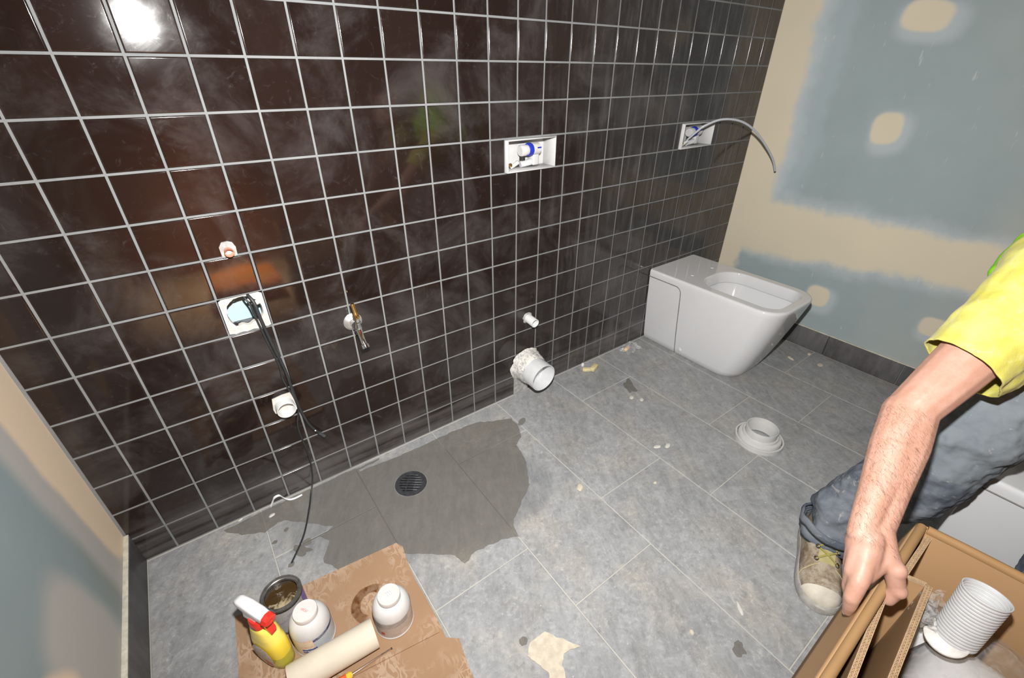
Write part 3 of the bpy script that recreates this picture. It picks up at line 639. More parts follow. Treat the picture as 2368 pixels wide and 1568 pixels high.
PUD = [(1.007, -0.116), (1.01, -0.17), (0.98, -0.223), (0.938, -0.246), (0.926, -0.32), (0.885, -0.39), (0.866, -0.422), (0.802, -0.462), (0.742, -0.499), (0.731, -0.519), (0.719, -0.556), (0.67, -0.537), (0.589, -0.522), (0.545, -0.534), (0.535, -0.498), (0.485, -0.454), (0.421, -0.405), (0.369, -0.418), (0.275, -0.373), (0.227, -0.306), (0.229, -0.284), (0.259, -0.239), (0.240, -0.208), (0.282, -0.198), (0.247, -0.163), (0.212, -0.128), (0.17, -0.091), (0.148, -0.083), (0.112, -0.100), (0.054, -0.068), (0.010, -0.018), (0.113, -0.011), (0.306, -0.009), (0.408, -0.010), (0.505, -0.011), (0.500, -0.020), (0.425, -0.021), (0.428, -0.033), (0.536, -0.041), (0.697, -0.046), (0.792, -0.046), (0.882, -0.056), (0.942, -0.088)]
HOLE = [(math.cos(a) * (DR[2] + 0.0035) + DR[0], math.sin(a) * (DR[2] + 0.0035) + DR[1]) for a in [k * math.pi / 18 for k in range(36)]]
def holed_sheet(outer, hole, z):
    bm = bmesh.new(); L = []
    for poly in (outer, hole):
        vs_ = [bm.verts.new((x, y, z)) for x, y in poly]
        L += [bm.edges.new((vs_[i], vs_[(i + 1) % len(vs_)])) for i in range(len(vs_))]
    bmesh.ops.triangle_fill(bm, use_beauty=True, use_dissolve=False, edges=L)
    m = bpy.data.meshes.new('film'); bm.to_mesh(m); bm.free(); return m
tag(obj('water_puddle', holed_sheet(jag(jag(PUD, 0.006, 4), 0.004, 3, 5), HOLE, 0.0004), WATER), 'large dark wet patch of water spread around the floor drain', 'puddle')
def spot(cx, cy, rx, ry, rot, seed, label, amp=0.25):
    poly = []
    for k in range(22):
        a = 2 * math.pi * k / 22; r = 1 + amp * mnoise.noise(Vector((math.cos(a) * 1.6 + seed, math.sin(a) * 1.6, seed))); x, y = rx * r * math.cos(a), ry * r * math.sin(a)
        poly.append((cx + x * math.cos(rot) - y * math.sin(rot), cy + x * math.sin(rot) + y * math.cos(rot)))
    return tag(obj('water_spot', mk([(x, y, 0.0004) for x, y in poly], [tuple(range(len(poly)))]), WATER), label, 'water spot', 'water drips on the floor')
spot(0.185, -0.222, 0.030, 0.015, -0.9, 3, 'largest water spot beside the end of the thin cable', 0.7)
spot(0.205, -0.205, 0.014, 0.012, 0, 4, 'small water spot between the thin cable and the puddle')
spot(0.150, -0.252, 0.010, 0.007, 0.4, 5, 'small water spot right at the tip of the thin cable')
spot(0.128, -0.150, 0.008, 0.006, 0, 6, 'tiny water drip on the light tile left of the thin cable')
spot(0.165, -0.125, 0.008, 0.006, 0.6, 12, 'tiny water drip on the light tile nearest the tiled wall')
spot(1.034, -0.157, 0.026, 0.012, 0.5, 7, 'oval water spot on the tile joint just right of the puddle')
spot(0.556, -0.791, 0.011, 0.010, 0, 8, 'round water spot beside the cream plaster flake')
spot(0.966, -1.108, 0.018, 0.015, 0.6, 9, 'irregular water spot near the carton\'s side', 0.7)
spot(1.560, -0.255, 0.050, 0.022, 0.9, 10, 'faint damp patch on the floor in front of the yellow foam scrap', 0.6)
FLK = plain('plaster_flake', (0.50, 0.445, 0.355), 0.9, noise=0.12, nscale=60, bump=0.4)
fp = [(0.586, -0.803), (0.612, -0.806), (0.628, -0.828), (0.660, -0.878), (0.618, -0.868), (0.597, -0.883), (0.585, -0.915), (0.550, -0.900), (0.566, -0.878), (0.551, -0.847), (0.542, -0.823), (0.563, -0.806)]
tag(obj('plaster_flake', prism(jag(jag(fp, 0.006, 4, 5), 0.003, 2, 8), 0.0003, 0.0026), FLK), 'large torn flake of cream plaster on the floor', 'plaster flake')
def crumb(cx, cy, rx, ry, rot, h, seed, label, name='plaster_blob', mat=None, cat='plaster blob', grp='plaster splats on the floor'):
    V = []; F = []; n = 14
    for r, z in ((1.0, 0.0002), (0.85, h * 0.7), (0.45, h)):
        for k in range(n):
            a = 2 * math.pi * k / n; q = r * (1 + 0.28 * mnoise.noise(Vector((math.cos(a) * 1.8 + seed, math.sin(a) * 1.8, seed)))); x, y = rx * q * math.cos(a), ry * q * math.sin(a)
            V.append((x * math.cos(rot) - y * math.sin(rot), x * math.sin(rot) + y * math.cos(rot), z))
    for r in range(2):
        for k in range(n): F.append((r * n + k, r * n + (k + 1) % n, (r + 1) * n + (k + 1) % n, (r + 1) * n + k))
    F.append(tuple(2 * n + k for k in range(n))); F.append(tuple(range(n))[::-1])
    o = obj(name, mk(V, F, 60), mat or FLK); o.location = (cx, cy, 0); return tag(o, label, cat, grp)
WB = plain('pale_plaster', (0.52, 0.50, 0.46), 0.9, noise=0.1, nscale=60)
crumb(2.365, -0.560, 0.020, 0.009, 1.1, 0.004, 1, 'small pale plaster blob closest to the toilet in the corner')
crumb(2.420, -0.670, 0.019, 0.011, 0.2, 0.002, 2, 'flat oval plaster splat near the right skirting')
crumb(2.475, -0.596, 0.012, 0.008, 0.4, 0.006, 3, 'small plaster crumb against the right skirting')
crumb(1.505, -0.310, 0.014, 0.008, 0.5, 0.002, 4, 'first of two oval plaster dabs in front of the soil pipe', mat=WB)
crumb(1.528, -0.345, 0.013, 0.007, 0.5, 0.002, 5, 'second of two oval plaster dabs, farther from the soil pipe', mat=WB)
crumb(1.356, -0.561, 0.015, 0.008, -0.3, 0.003, 6, 'pale plaster crumb in the middle of the floor', mat=WB)
crumb(1.392, -0.580, 0.016, 0.008, 0.3, 0.003, 7, 'flat plaster crumb pressed beside the pale crumb mid floor', mat=WB)
crumb(0.994, -0.530, 0.017, 0.010, 0.6, 0.004, 8, 'cream pointed plaster chip on the floor right of the puddle')
crumb(1.213, -0.665, 0.007, 0.005, 0.2, 0.004, 9, 'tiny cream plaster chip between the plaster chip and the collar')
crumb(1.055, -1.060, 0.018, 0.005, 0.9, 0.003, 10, 'thin white plaster sliver near the boot', mat=WB)
crumb(0.905, -1.020, 0.007, 0.006, 0.9, 0.006, 11, 'small round plaster lump on a floor joint left of the boot')
crumb(0.141, -0.045, 0.010, 0.006, 0.3, 0.003, 12, 'small cream plaster chip on the wet floor by the white strip', mat=WB)
crumb(0.060, -0.005, 0.008, 0.004, 0.3, 0.003, 13, 'tiny plaster crumb at the foot of the tiled wall', mat=WB)
# white curled strip at the wall foot
sp = spline([(0.145, -0.012, 0.004), (0.155, -0.008, 0.016), (0.163, -0.006, 0.027), (0.178, -0.008, 0.029), (0.188, -0.012, 0.013), (0.200, -0.018, 0.004), (0.216, -0.022, 0.003), (0.238, -0.024, 0.006)], 6)
V = []; F = []
for i, q in enumerate(sp):
    wd = 0.0035 * (1 - 0.6 * i / len(sp)) + 0.001; V += [q + Vector((0, -wd, 0)), q + Vector((0, wd, 0.0015)), q + Vector((0, wd, 0.0005)), q + Vector((0, -wd, -0.001))]
for i in range(len(sp) - 1):
    for k in range(4): F.append((i * 4 + k, i * 4 + (k + 1) % 4, (i + 1) * 4 + (k + 1) % 4, (i + 1) * 4 + k))
tag(obj('curled_strip', mk(V, F, 60), plain('white_strip', (0.72, 0.74, 0.76), 0.5, noise=0.04)), 'curled white plastic strip at the foot of the tiled wall', 'plastic strip')
# clear plastic
def m_film(name, white=0.10, gloss=0.16):
    t = NT(name); p = t.objc(); n = t.noise(p, 35, 4, 0.6, 1.0); tr = t.n('ShaderNodeBsdfTransparent'); tr.inputs[0].default_value = (0.99, 0.99, 0.99, 1)
    pr = t.n('ShaderNodeBsdfPrincipled'); pr.inputs['Base Color'].default_value = (0.75, 0.76, 0.77, 1); pr.inputs['Roughness'].default_value = 0.12; pr.inputs['Specular IOR Level'].default_value = 0.9
    t.set(pr.inputs['Normal'], t.bump(n, 0.5, 0.006))
    mx = t.n('ShaderNodeMixShader'); lw = t.n('ShaderNodeLayerWeight'); lw.inputs[0].default_value = 0.35
    f = t.add(t.mul(t.ss(n, 0.40, 0.75), white), t.mul(lw.outputs['Facing'], gloss)); f = t.add(f, 0.035)
    t.set(mx.inputs[0], f); t.t.links.new(tr.outputs[0], mx.inputs[1]); t.t.links.new(pr.outputs[0], mx.inputs[2]); return t.done(mx.outputs[0])
FILM = m_film('clear_film', 0.14, 0.30); FILM2 = m_film('milky_film', 0.50, 0.60)
def sheet(fn, nu, nv):
    V = [fn(i / nu, j / nv) for i in range(nu + 1) for j in range(nv + 1)]
    F = [(i * (nv + 1) + j, (i + 1) * (nv + 1) + j, (i + 1) * (nv + 1) + j + 1, i * (nv + 1) + j + 1) for i in range(nu) for j in range(nv)]
    return mk(V, F, 180)
ctr = spline([(1.325, -0.795, 0.004), (1.371, -0.840, 0.006), (1.410, -0.846, 0.010), (1.445, -0.877, 0.012), (1.443, -0.915, 0.010), (1.419, -0.962, 0.005), (1.425, -0.994, 0.005), (1.458, -1.014, 0.003)], 6)
def filmstrip(u, v):
    i = min(int(u * (len(ctr) - 1)), len(ctr) - 2); f_ = u * (len(ctr) - 1) - i; c = ctr[i].lerp(ctr[i + 1], f_); d = (ctr[i + 1] - ctr[i]).normalized(); s_ = Vector((-d.y, d.x, 0))
    wd = (0.016 + 0.012 * math.sin(u * 14)) * (1 if u < 0.6 else 0.6) * (1 - max(0, u - 0.93) * 9); q = c + s_ * wd * (v - 0.5) * 2
    return (q.x, q.y, max(0.0009, c.z + 0.010 * mnoise.noise(Vector((u * 14, v * 3, 2))) + 0.004 * math.cos((v - .5) * 5)))
tag(obj('film_strip', sheet(filmstrip, 60, 6), m_film('glassy_film', 0.05, 0.40)), 'crumpled strip of clear plastic film on the open floor', 'plastic film')
def scrap(cx, cy, a, b, h, seed):
    def fn(u, v):
        x, y = (u - .5) * 2, (v - .5) * 2; z = h * max(0, 1 - x * x) * (1 - 0.6 * y * y) + 0.4 * h * mnoise.noise(Vector((u * 5 + seed, v * 5, seed)))
        return (cx + a * x * (1 + 0.25 * mnoise.noise(Vector((v * 4, seed, 0)))), cy + b * y * (1 + 0.25 * mnoise.noise(Vector((u * 4, seed, 7)))), max(z, 0.0012))
    return sheet(fn, 22, 18)
t = thing('plastic_bag_scrap', 'crumpled clear bag with a tan lump by the wall left of the toilet', 'plastic bag', (1.800, -0.052, 0))
obj('film', scrap(1.800, -0.050, 0.052, 0.034, 0.036, 3), FILM2, t, True)
V, F = join(rcone((1.762, -0.048, 0.012), (1.785, -0.042, 0.012), 0.011, 0.010)); obj('tan_lump', mk(V, F, 180), plain('tan_lump', (0.60, 0.45, 0.30), 0.8), t, True)
t = thing('foam_scrap', 'two short yellow foam pieces in clear film at the wall foot', 'foam scrap', (1.510, -0.058, 0))
YF2 = plain('yellow_foam', (0.58, 0.49, 0.27), 0.85, noise=0.15, nscale=80, bump=0.3)
for nm, c_, ang, sz in (('foam_piece', (1.524, -0.066, 0.010), 0.35, (0.050, 0.022, 0.018)), ('foam_piece', (1.487, -0.056, 0.009), -0.62, (0.040, 0.018, 0.016))):
    m = box(-sz[0] / 2, sz[0] / 2, -sz[1] / 2, sz[1] / 2, -sz[2] / 2, sz[2] / 2, 0.003); m.transform(Matrix.Translation(c_) @ Matrix.Rotation(ang, 4, 'Z')); obj(nm, m, YF2, t, True)
obj('film', scrap(1.508, -0.046, 0.036, 0.030, 0.026, 8), FILM, t, True)
obj('white_plug', lathe([(1e-4, 0.0), (0.007, 0.0), (0.007, 0.012), (0.005, 0.016), (1e-4, 0.017)], 14, 40, (1.492, -0.024, 0.008)), PVC, t, True)

# ================================================================== cardboard sheet with painter's and plumber's things
def m_card(name, smear=1.0, ca=lin(142, 112, 86), cb=lin(156, 126, 99)):
    t = NT(name); p = t.pos(); n = t.noise(p, 6, 4); c = t.mix(n, ca, cb)
    if smear:
        zig = t.noise(t.map(p, (1.6, 0.8, 1), (0, 0, 0.6)), 26, 2, 0.5, 1.6); zone = t.noise(p, 8, 3)
        f = t.mul(t.mul(t.ss(t.ma('ABSOLUTE', t.sub(zig, 0.50)), 0.085, 0.045), t.ss(zone, 0.44, 0.60)), 0.40 * smear); c = t.mix(f, c, lin(190, 170, 150))
        x, y, z = t.sep(p); d = t.ma('SQRT', t.add(t.ma('POWER', t.sub(x, 0.292), 2.0), t.ma('POWER', t.sub(y, -0.491), 2.0)))   # dried brown arc left by a can
        arc = t.mul(t.ss(t.ma('ABSOLUTE', t.sub(t.add(d, t.mul(t.noise(p, 40, 3), 0.006)), 0.043)), 0.0125, 0.0095), t.ss(t.sub(t.sub(y, -0.491), t.sub(x, 0.292)), -0.012, 0.004))
        c = t.mix(t.mul(arc, t.add(0.62, t.mul(t.ss(t.noise(t.map(p, (1, 1, 1)), 60, 4), 0.4, 0.7), 0.45))), c, lin(92, 54, 22))
    fl_ = t.noise(t.map(p, (1, 260, 1)), 1, 1)
    return t.done(t.bsdf(c, 0.72, 0, t.bump(t.add(t.noise(p, 120, 3), t.mul(fl_, 0.4)), 0.12, 0.001), 0.25))
CARD = m_card('brown_cardboard_smeared'); CARD0 = m_card('brown_cardboard', 0, lin(160, 126, 90), lin(172, 138, 101)); CEDGE = plain('cardboard_edge', lin(168, 142, 112), 0.9, noise=0.15, nscale=120)
t = thing('cardboard_sheet', 'flat brown cardboard sheet smeared with white, spread on the floor', 'cardboard', (0.2, -0.6, 0))
cp = [(0.001, -0.320), (0.158, -0.337), (0.414, -0.366), (0.424, -0.388), (0.414, -0.450), (0.409, -0.515), (0.407, -0.583), (0.412, -0.622), (0.400, -0.655), (0.150, -0.615), (-0.030, -0.625), (-0.014, -0.480)]
obj('top_layer', prism(cp, 0.0036, 0.0066), CARD, t, True)
cp2 = [(0.001, -0.322), (0.158, -0.341), (0.410, -0.372), (0.412, -0.600), (0.407, -0.673), (0.432, -0.695), (0.424, -0.737), (0.416, -0.800), (0.400, -0.950), (-0.060, -0.930), (-0.030, -0.640), (-0.014, -0.480)]
obj('bottom_layer', prism(jag(cp2, 0.002, 3, 2), 0.0004, 0.0035), CARD, t, True)
cp3 = [(0.428, -0.640), (0.452, -0.705), (0.446, -0.760), (0.432, -0.820), (0.380, -0.820), (0.380, -0.70)]
CT = 0.0067      # top of the cardboard
# --- open tin
def band(r, z0, z1, a0, a1, seg=28): return lathe([(r, z0), (r, z1)], seg, 180, (0, 0, 0), a0, a1)
def m_print(name, paper, ink, rows=160, dens=0.5):
    t = NT(name); p = t.objc(); x, y, z = t.sep(p); ang = t.ma('ARCTAN2', y, x); row = t.ma('FRACT', t.mul(z, rows)); lines = t.ss(row, 0.35, 0.45)
    wn = t.noise(t.comb(t.mul(ang, 26.0), t.mul(t.ma('FLOOR', t.mul(z, rows)), 7.3), 0.0), 3.0, 2); f = t.mul(lines, t.ss(wn, 0.42, 0.50)); para = t.noise(t.comb(t.mul(ang, 1.2), t.mul(z, 30.0), 2.0), 1.5, 1)
    return t.done(t.bsdf(t.mix(t.mul(t.mul(f, t.ss(para, 0.40, 0.46)), dens), paper, ink), 0.4, 0, None, 0.4))
t = thing('glue_tin', 'open metal tin with a dark rim and purple and grey label', 'tin', (0.116, -0.400, CT))
TIN = plain('tin_metal', (0.20, 0.19, 0.18), 0.35, 0.7, noise=0.3, nscale=60)
obj('body', lathe([(1e-4, 0.0), (0.0440, 0.0), (0.0465, 0.002), (0.0455, 0.004), (0.0455, 0.094), (0.0465, 0.096), (0.0470, 0.099), (0.0462, 0.101), (0.0440, 0.1005), (0.0430, 0.098), (0.0400, 0.0975), (0.0385, 0.100), (0.0370, 0.099), (0.0368, 0.092), (0.0430, 0.090), (0.0430, 0.072)], 56), TIN, t)
def m_glue():
    q = NT('brown_glue'); p = q.objc(); n = q.noise(p, 45, 3, 0.5, 1.5); x, y, z = q.sep(p)
    c = q.mix(q.ss(q.add(q.mul(y, -14.0), q.mul(n, 1.2)), 0.55, 0.85), (0.050, 0.028, 0.010), (0.40, 0.32, 0.20)); return q.done(q.bsdf(c, 0.12, 0, q.bump(n, 0.5, 0.004), 0.6))
obj('glue', lathe([(1e-4, 0.0715), (0.0431, 0.073)], 40), m_glue(), t)
obj('label_grey', band(0.0460, 0.010, 0.090, math.radians(200), math.radians(325)), m_print('tin_print', (0.30, 0.275, 0.29), (0.62, 0.60, 0.60), 260, 0.5), t)
obj('label_purple', band(0.04605, 0.010, 0.090, math.radians(-34), math.radians(60)), plain('purple_label', (0.115, 0.085, 0.36), 0.35, noise=0.1), t)
# --- two white bottles
BOT = plain('white_plastic_bottle', (0.56, 0.55, 0.54), 0.25, noise=0.03, Subsurface_Weight=0.0)
def text_part(name, body, size, mat, par, loc, rot, ext=0.0001):
    cu = bpy.data.curves.new('txt', 'FONT'); cu.body = body; cu.size = size; cu.align_x = 'CENTER'; cu.align_y = 'CENTER'; cu.extrude = ext
    o = bpy.data.objects.new('txt', cu); C.objects.link(o); me_ = evalmesh(o); bpy.data.curves.remove(cu)
    q = obj(name, me_, mat, par); q.location = loc; q.rotation_euler = rot; return q
def bottle(label, loc, first, capcol):
    t = thing('white_bottle', label, 'bottle', loc, group='white solvent bottles'); t.scale = (1.05, 1.05, 1.0)
    obj('body', lathe([(1e-4, 0.0), (0.0420, 0.0), (0.0440, 0.0015), (0.0446, 0.004), (0.0432, 0.0065), (0.0430, 0.0640), (0.0425, 0.0680), (0.0418, 0.0740), (0.0392, 0.0850), (0.0345, 0.0940), (0.0275, 0.0995), (0.0240, 0.1005), (1e-4, 0.1005)], 56), BOT, t)
    cp_ = obj('cap', lathe([(0.0245, 0.0995), (0.0254, 0.1010), (0.0254, 0.1120), (0.0247, 0.1140), (1e-4, 0.1142)], 48), capcol, t)
    zt = 0.11425
    if first:
        text_part('cap_print', 'USE BY', 0.0058, plain('red_ink', (0.75, 0.08, 0.06), 0.6), cp_, (-0.001, 0.001, zt), (0, 0, math.radians(-62)))
        for dx in (-0.0048, 0.0042):
            q = obj('cap_print', box(-0.006, 0.006, -0.0012, 0.0012, 0, 0.00005), plain('grey_ink', (0.50, 0.51, 0.52), 0.6, noise=0.4, nscale=900), cp_); q.location = (dx * 0.9, 0.001 - dx * 0.4, zt); q.rotation_euler = (0, 0, math.radians(-62))
        obj('label_cream', band(0.0434, 0.008, 0.066, math.radians(195), math.radians(262)), m_print('cream_print', (0.80, 0.66, 0.48), (0.75, 0.22, 0.15), 90, 0.4), t)
        obj('label_silver', band(0.0434, 0.008, 0.066, math.radians(262), math.radians(420)), m_print('silver_print', (0.58, 0.60, 0.62), (0.28, 0.30, 0.33), 320, 0.6), t)
        obj('label_navy_band', band(0.04350, 0.054, 0.063, math.radians(262), math.radians(418)), m_print('navy_print', (0.035, 0.03, 0.13), (0.6, 0.6, 0.6), 420, 0.7), t)
        obj('label_navy_logo', band(0.04350, 0.018, 0.034, math.radians(226), math.radians(268)), m_print('navy_logo', (0.02, 0.03, 0.22), (0.7, 0.72, 0.75), 110, 1.0), t)
    else:
        for dx in (-0.0042, 0.0, 0.0042):
            for k in range(5):
                q = obj('cap_print', box(-0.0009, 0.0009, -0.0014, 0.0014, 0, 0.00005), plain('blue_grey_ink', (0.46, 0.47, 0.54), 0.6), cp_); q.location = (dx + k * 0.0005, 0.007 - k * 0.0024 - (0.0012 if k > 2 else 0), zt); q.rotation_euler = (0, 0, math.radians(14))
        obj('label_taupe', band(0.0434, 0.008, 0.066, math.radians(185), math.radians(395)), m_print('taupe_print', (0.52, 0.43, 0.37), (0.25, 0.22, 0.20), 330, 0.75), t)
        obj('label_grey_band', band(0.04350, 0.047, 0.064, math.radians(200), math.radians(300)), m_print('taupe_print2', (0.36, 0.32, 0.30), (0.18, 0.17, 0.16), 500, 0.8), t)
        obj('hazard_diamond', band(0.04355, 0.018, 0.028, math.radians(208), math.radians(220), 4), plain('hazard_red', (0.45, 0.05, 0.035), 0.5), t)
bottle('white plastic bottle with navy and cream label beside the open tin', (0.1525, -0.4855, CT), True, plain('cap_white_peach', (0.64, 0.61, 0.59), 0.4, noise=0.06))
bottle('white plastic bottle with taupe text label at the right end of the paper roll', (0.3235, -0.5640, CT), False, plain('cap_white', (0.56, 0.535, 0.51), 0.4, noise=0.05))
# --- spray bottle
t = thing('spray_bottle', 'yellow spray bottle with a white and red trigger head', 'spray bottle', (0.070, -0.476, CT), 0)
def oval(z, a, b, cy=0.0, n=28, p=2.6):
    out = []
    for k in range(n):
        q = 2 * math.pi * k / n; c_, s_ = math.cos(q), math.sin(q); out.append((a * math.copysign(abs(c_) ** (2 / p), c_), cy + b * math.copysign(abs(s_) ** (2 / p), s_), z))
    return out
def m_yel():
    q = NT('translucent_yellow_bottle'); p = q.objc(); x, y, z = q.sep(p); c = q.mix(q.ss(z, 0.0415, 0.0425), lin(196, 188, 72), lin(240, 214, 72)); c = q.mix(q.ss(z, 0.075, 0.10), c, lin(246, 226, 108))
    return q.done(q.bsdf(c, 0.25, 0, None, 0.5, Subsurface_Weight=0.12, Subsurface_Radius=(0.01, 0.008, 0.002)))
YEL = m_yel()
prof = [(0.0, 0.019, 0.038), (0.003, 0.0215, 0.0405), (0.02, 0.022, 0.041), (0.05, 0.0225, 0.041), (0.07, 0.0225, 0.040), (0.085, 0.0215, 0.037), (0.098, 0.0195, 0.032), (0.104, 0.0200, 0.0310), (0.109, 0.0188, 0.0285), (0.114, 0.0192, 0.0275), (0.119, 0.0178, 0.0255), (0.124, 0.0182, 0.0245), (0.129, 0.0165, 0.0215), (0.133, 0.015, 0.017), (0.137, 0.0145, 0.0145)]
obj('bottle', loft([oval(z, a, b) for z, a, b in prof], True, True, 60), YEL, t)
lab = [[(-0.0232, 0.030 * math.cos(q) * 0.95 - 0.001, 0.046 + 0.037 * math.sin(q)) for q in [2 * math.pi * k / 24 for k in range(24)]], [(-0.0236, 0.029 * math.cos(q) * 0.95 - 0.001, 0.046 + 0.036 * math.sin(q)) for q in [2 * math.pi * k / 24 for k in range(24)]]]
def m_slab():
    q = NT('spray_label'); p = q.objc(); x, y, z = q.sep(p); n = q.noise(q.map(p, (1, 60, 160)), 2, 3); c = q.mix(q.ss(n, 0.45, 0.6), (0.55, 0.50, 0.36), (0.30, 0.27, 0.33)); red = q.mul(q.ss(q.ma('ABSOLUTE', q.sub(z, 0.026)), 0.008, 0.006), q.ss(q.ma('ABSOLUTE', q.sub(y, -0.012)), 0.012, 0.010))
    return q.done(q.bsdf(q.mix(red, c, (0.55, 0.10, 0.07)), 0.4))
obj('label', loft(lab, False, True, 60), m_slab(), t)
RED = plain('red_plastic', (0.72, 0.035, 0.022), 0.3, noise=0.06); WPL = plain('white_plastic', (0.76, 0.76, 0.77), 0.3, noise=0.03)
obj('collar', loft([oval(z, a, b) for z, a, b in ((0.134, 0.0155, 0.0155), (0.136, 0.0175, 0.0185), (0.150, 0.0165, 0.0185), (0.156, 0.0145, 0.0175))], True, True, 50), RED, t)
def headring(y, zc_, hw, hh): return [(x, y, zc_ + z) for x, z in rrect(-hw, hw, -hh, hh, min(hw, hh) * 0.6, 4)]
obj('head', loft([headring(0.050, 0.176, 0.004, 0.004), headring(0.047, 0.177, 0.0085, 0.008), headring(0.036, 0.178, 0.0105, 0.012), headring(0.012, 0.177, 0.0115, 0.014), headring(-0.018, 0.173, 0.0115, 0.013), headring(-0.030, 0.171, 0.0105, 0.0115)], True, True, 60), WPL, t)
obj('head_neck', loft([[(x, y, z) for x, y in rrect(-0.011, 0.011, -0.010, 0.032 - 0.3 * (z - 0.152), 0.006, 4)] for z in (0.150, 0.158, 0.170)], True, True, 60), WPL, t)
obj('nozzle', orient(lathe([(1e-4, 0.0), (0.0125, 0.0), (0.0135, 0.003), (0.0125, 0.012), (0.0095, 0.0135), (0.004, 0.0135), (0.003, 0.010), (1e-4, 0.010)], 8, 20), (0, -1, -0.12), (0, -0.029, 0.171)), RED, t)
V = [(x, y, z) for z, yy, hw in ((0.165, -0.014, 0.0075), (0.150, -0.026, 0.0075), (0.132, -0.034, 0.0070), (0.120, -0.033, 0.0055)) for x, y in ((-hw, yy), (hw, yy), (hw, yy + 0.009), (-hw, yy + 0.009))]
obj('trigger', loft([V[i * 4:i * 4 + 4] for i in range(4)], True, True, 30), RED, t)
t.rotation_euler = (0, 0, math.radians(30)); t.scale = (1.12, 1.08, 1.10)
# --- cream paper roll
t = thing('paper_roll', 'cream paper roll lying on the cardboard sheet', 'roll', (0.176, -0.576, CT))
d = Vector((0.185, -0.012, 0)).normalized()
obj('roll', orient(lathe([(0.0285, -0.094), (0.0335, -0.094), (0.0338, -0.093), (0.0338, 0.093), (0.0335, 0.094), (0.0285, 0.094), (0.0285, -0.094)], 56), d, (0, 0, 0.0342)), plain('cream_paper', (0.58, 0.525, 0.425), 0.8, noise=0.05, nscale=12), t)
# --- screwdriver
t = thing('screwdriver', 'long steel screwdriver with an orange and yellow handle below the roll', 'screwdriver', (0.190, -0.622, CT))
obj('shaft', tube([(0.006, 0, 0.008), (0.099, 0, 0.0032)], [0.0026, 0.0022], 12), CHROME, t); obj('tip', box(0.098, 0.102, -0.0022, 0.0022, 0.0026, 0.0038), plain('dark_steel', (0.12, 0.11, 0.1), 0.4, 1.0), t)
obj('handle', orient(lathe([(1e-4, 0), (0.006, 0), (0.0085, 0.006), (0.0100, 0.020), (0.0098, 0.060), (0.0115, 0.085), (0.0095, 0.098), (1e-4, 0.100)], 10, 25), (-1, 0, 0), (-0.004, 0, 0.0105)), plain('orange_handle', (0.72, 0.12, 0.03), 0.25, noise=0.1), t)
obj('handle_collar', orient(lathe([(0.0055, -0.008), (0.0080, -0.004), (0.0080, 0.004), (0.0055, 0.007)], 10, 25), (-1, 0, 0), (-0.001, 0, 0.0095)), plain('yellow_collar', (0.75, 0.48, 0.05), 0.25), t)

# ================================================================== big carton with folded-out flaps
BH = 0.42
t = thing('carton', 'large open brown cardboard carton with folded-down flaps in the near right corner', 'carton', (0.91, -1.45, 0))
A_, B_, Cc, D_ = Vector((1.201, -1.2405)), Vector((0.560, -1.2475)), Vector((0.615, -1.660)), Vector((1.258, -1.656))
def wallpanel(p, q, z0, z1, th, side=1):
    """vertical board from p to q; thickness th on the inside (left of p->q if side=1)"""
    p, q = Vector(p), Vector(q); d = (q - p).normalized(); n_ = Vector((-d.y, d.x)) * side * th; P4 = [p, q, q + n_, p + n_]
    return prism([(v.x, v.y) for v in P4], z0, z1)
obj('long_side', wallpanel(A_, B_, 0.0, BH - 0.006, 0.006, 1), CARD0, t, True)
obj('end_side', wallpanel(D_, A_, 0.0, BH - 0.006, 0.006, 1), CARD0, t, True)
obj('far_side', wallpanel(Cc, D_, 0.0, BH - 0.006, 0.006, 1), CARD0, t, True)
obj('near_side', wallpanel(B_, Cc, 0.0, BH - 0.006, 0.006, 1), CARD0, t, True)
obj('bottom', prism([(v.x, v.y) for v in (A_, B_, Cc, D_)], 0.0005, 0.006), CARD0, t, True)
def fold(p, q, name):       # rounded fold along the top edge
    p, q = Vector(p), Vector(q); d = (q - p).normalized(); inn = Vector((-d.y, d.x)); rings = []
    for k in range(9):
        s_ = k / 8; c = p.lerp(q, s_); wob = 0.0012 * math.sin(s_ * 9); r = []
        for j in range(10):
            a = math.pi * (-0.15 + 1.3 * j / 9); r.append((c.x + inn.x * (0.0015 - 0.0082 * math.cos(a) * -1), c.y + inn.y * (0.0015 + 0.0082 * math.cos(a)), BH - 0.008 + wob + 0.0092 * math.sin(a)))
        rings.append(r)
    return obj(name, loft(rings, True, True, 60), CARD0, t, True)
FOLD = m_card('fold_cardboard', 0, lin(128, 98, 64), lin(164, 131, 92))
f1 = fold(A_, B_, 'top_fold'); f2 = fold(D_, A_ + Vector((0.003, -0.010)), 'top_fold')
for o in (f1, f2): o.data.materials.clear(); o.data.materials.append(FOLD)
def flap(u, v):             # long flap hanging outside, pushed out where it is gripped
    x = A_.x + (B_.x - A_.x) * u; yr = A_.y + (B_.y - A_.y) * u + 0.006; g = min(1, max(0, (u - 0.10) / 0.22)); bulge = 0.004 + 0.0190 * g
    return (x, yr + bulge * v ** 1.2 + (0.004 * math.sin(v * 3.1) * (1 - g)), BH - 0.006 - 0.118 * v)
m = sheet(flap, 30, 6); o = bpy.data.objects.new('tmp', m); C.objects.link(o); sm = o.modifiers.new('s', 'SOLIDIFY'); sm.thickness = 0.003; sm.offset = 0; m = evalmesh(o)
obj('long_flap', m, CARD0, t, True)
def flap2(u, v):
    p = D_.lerp(A_, u); d = (A_ - D_).normalized(); return (p.x + d.y * (0.006 + 0.012 * v), p.y - d.x * 0.012 * v, BH - 0.006 - 0.11 * v)
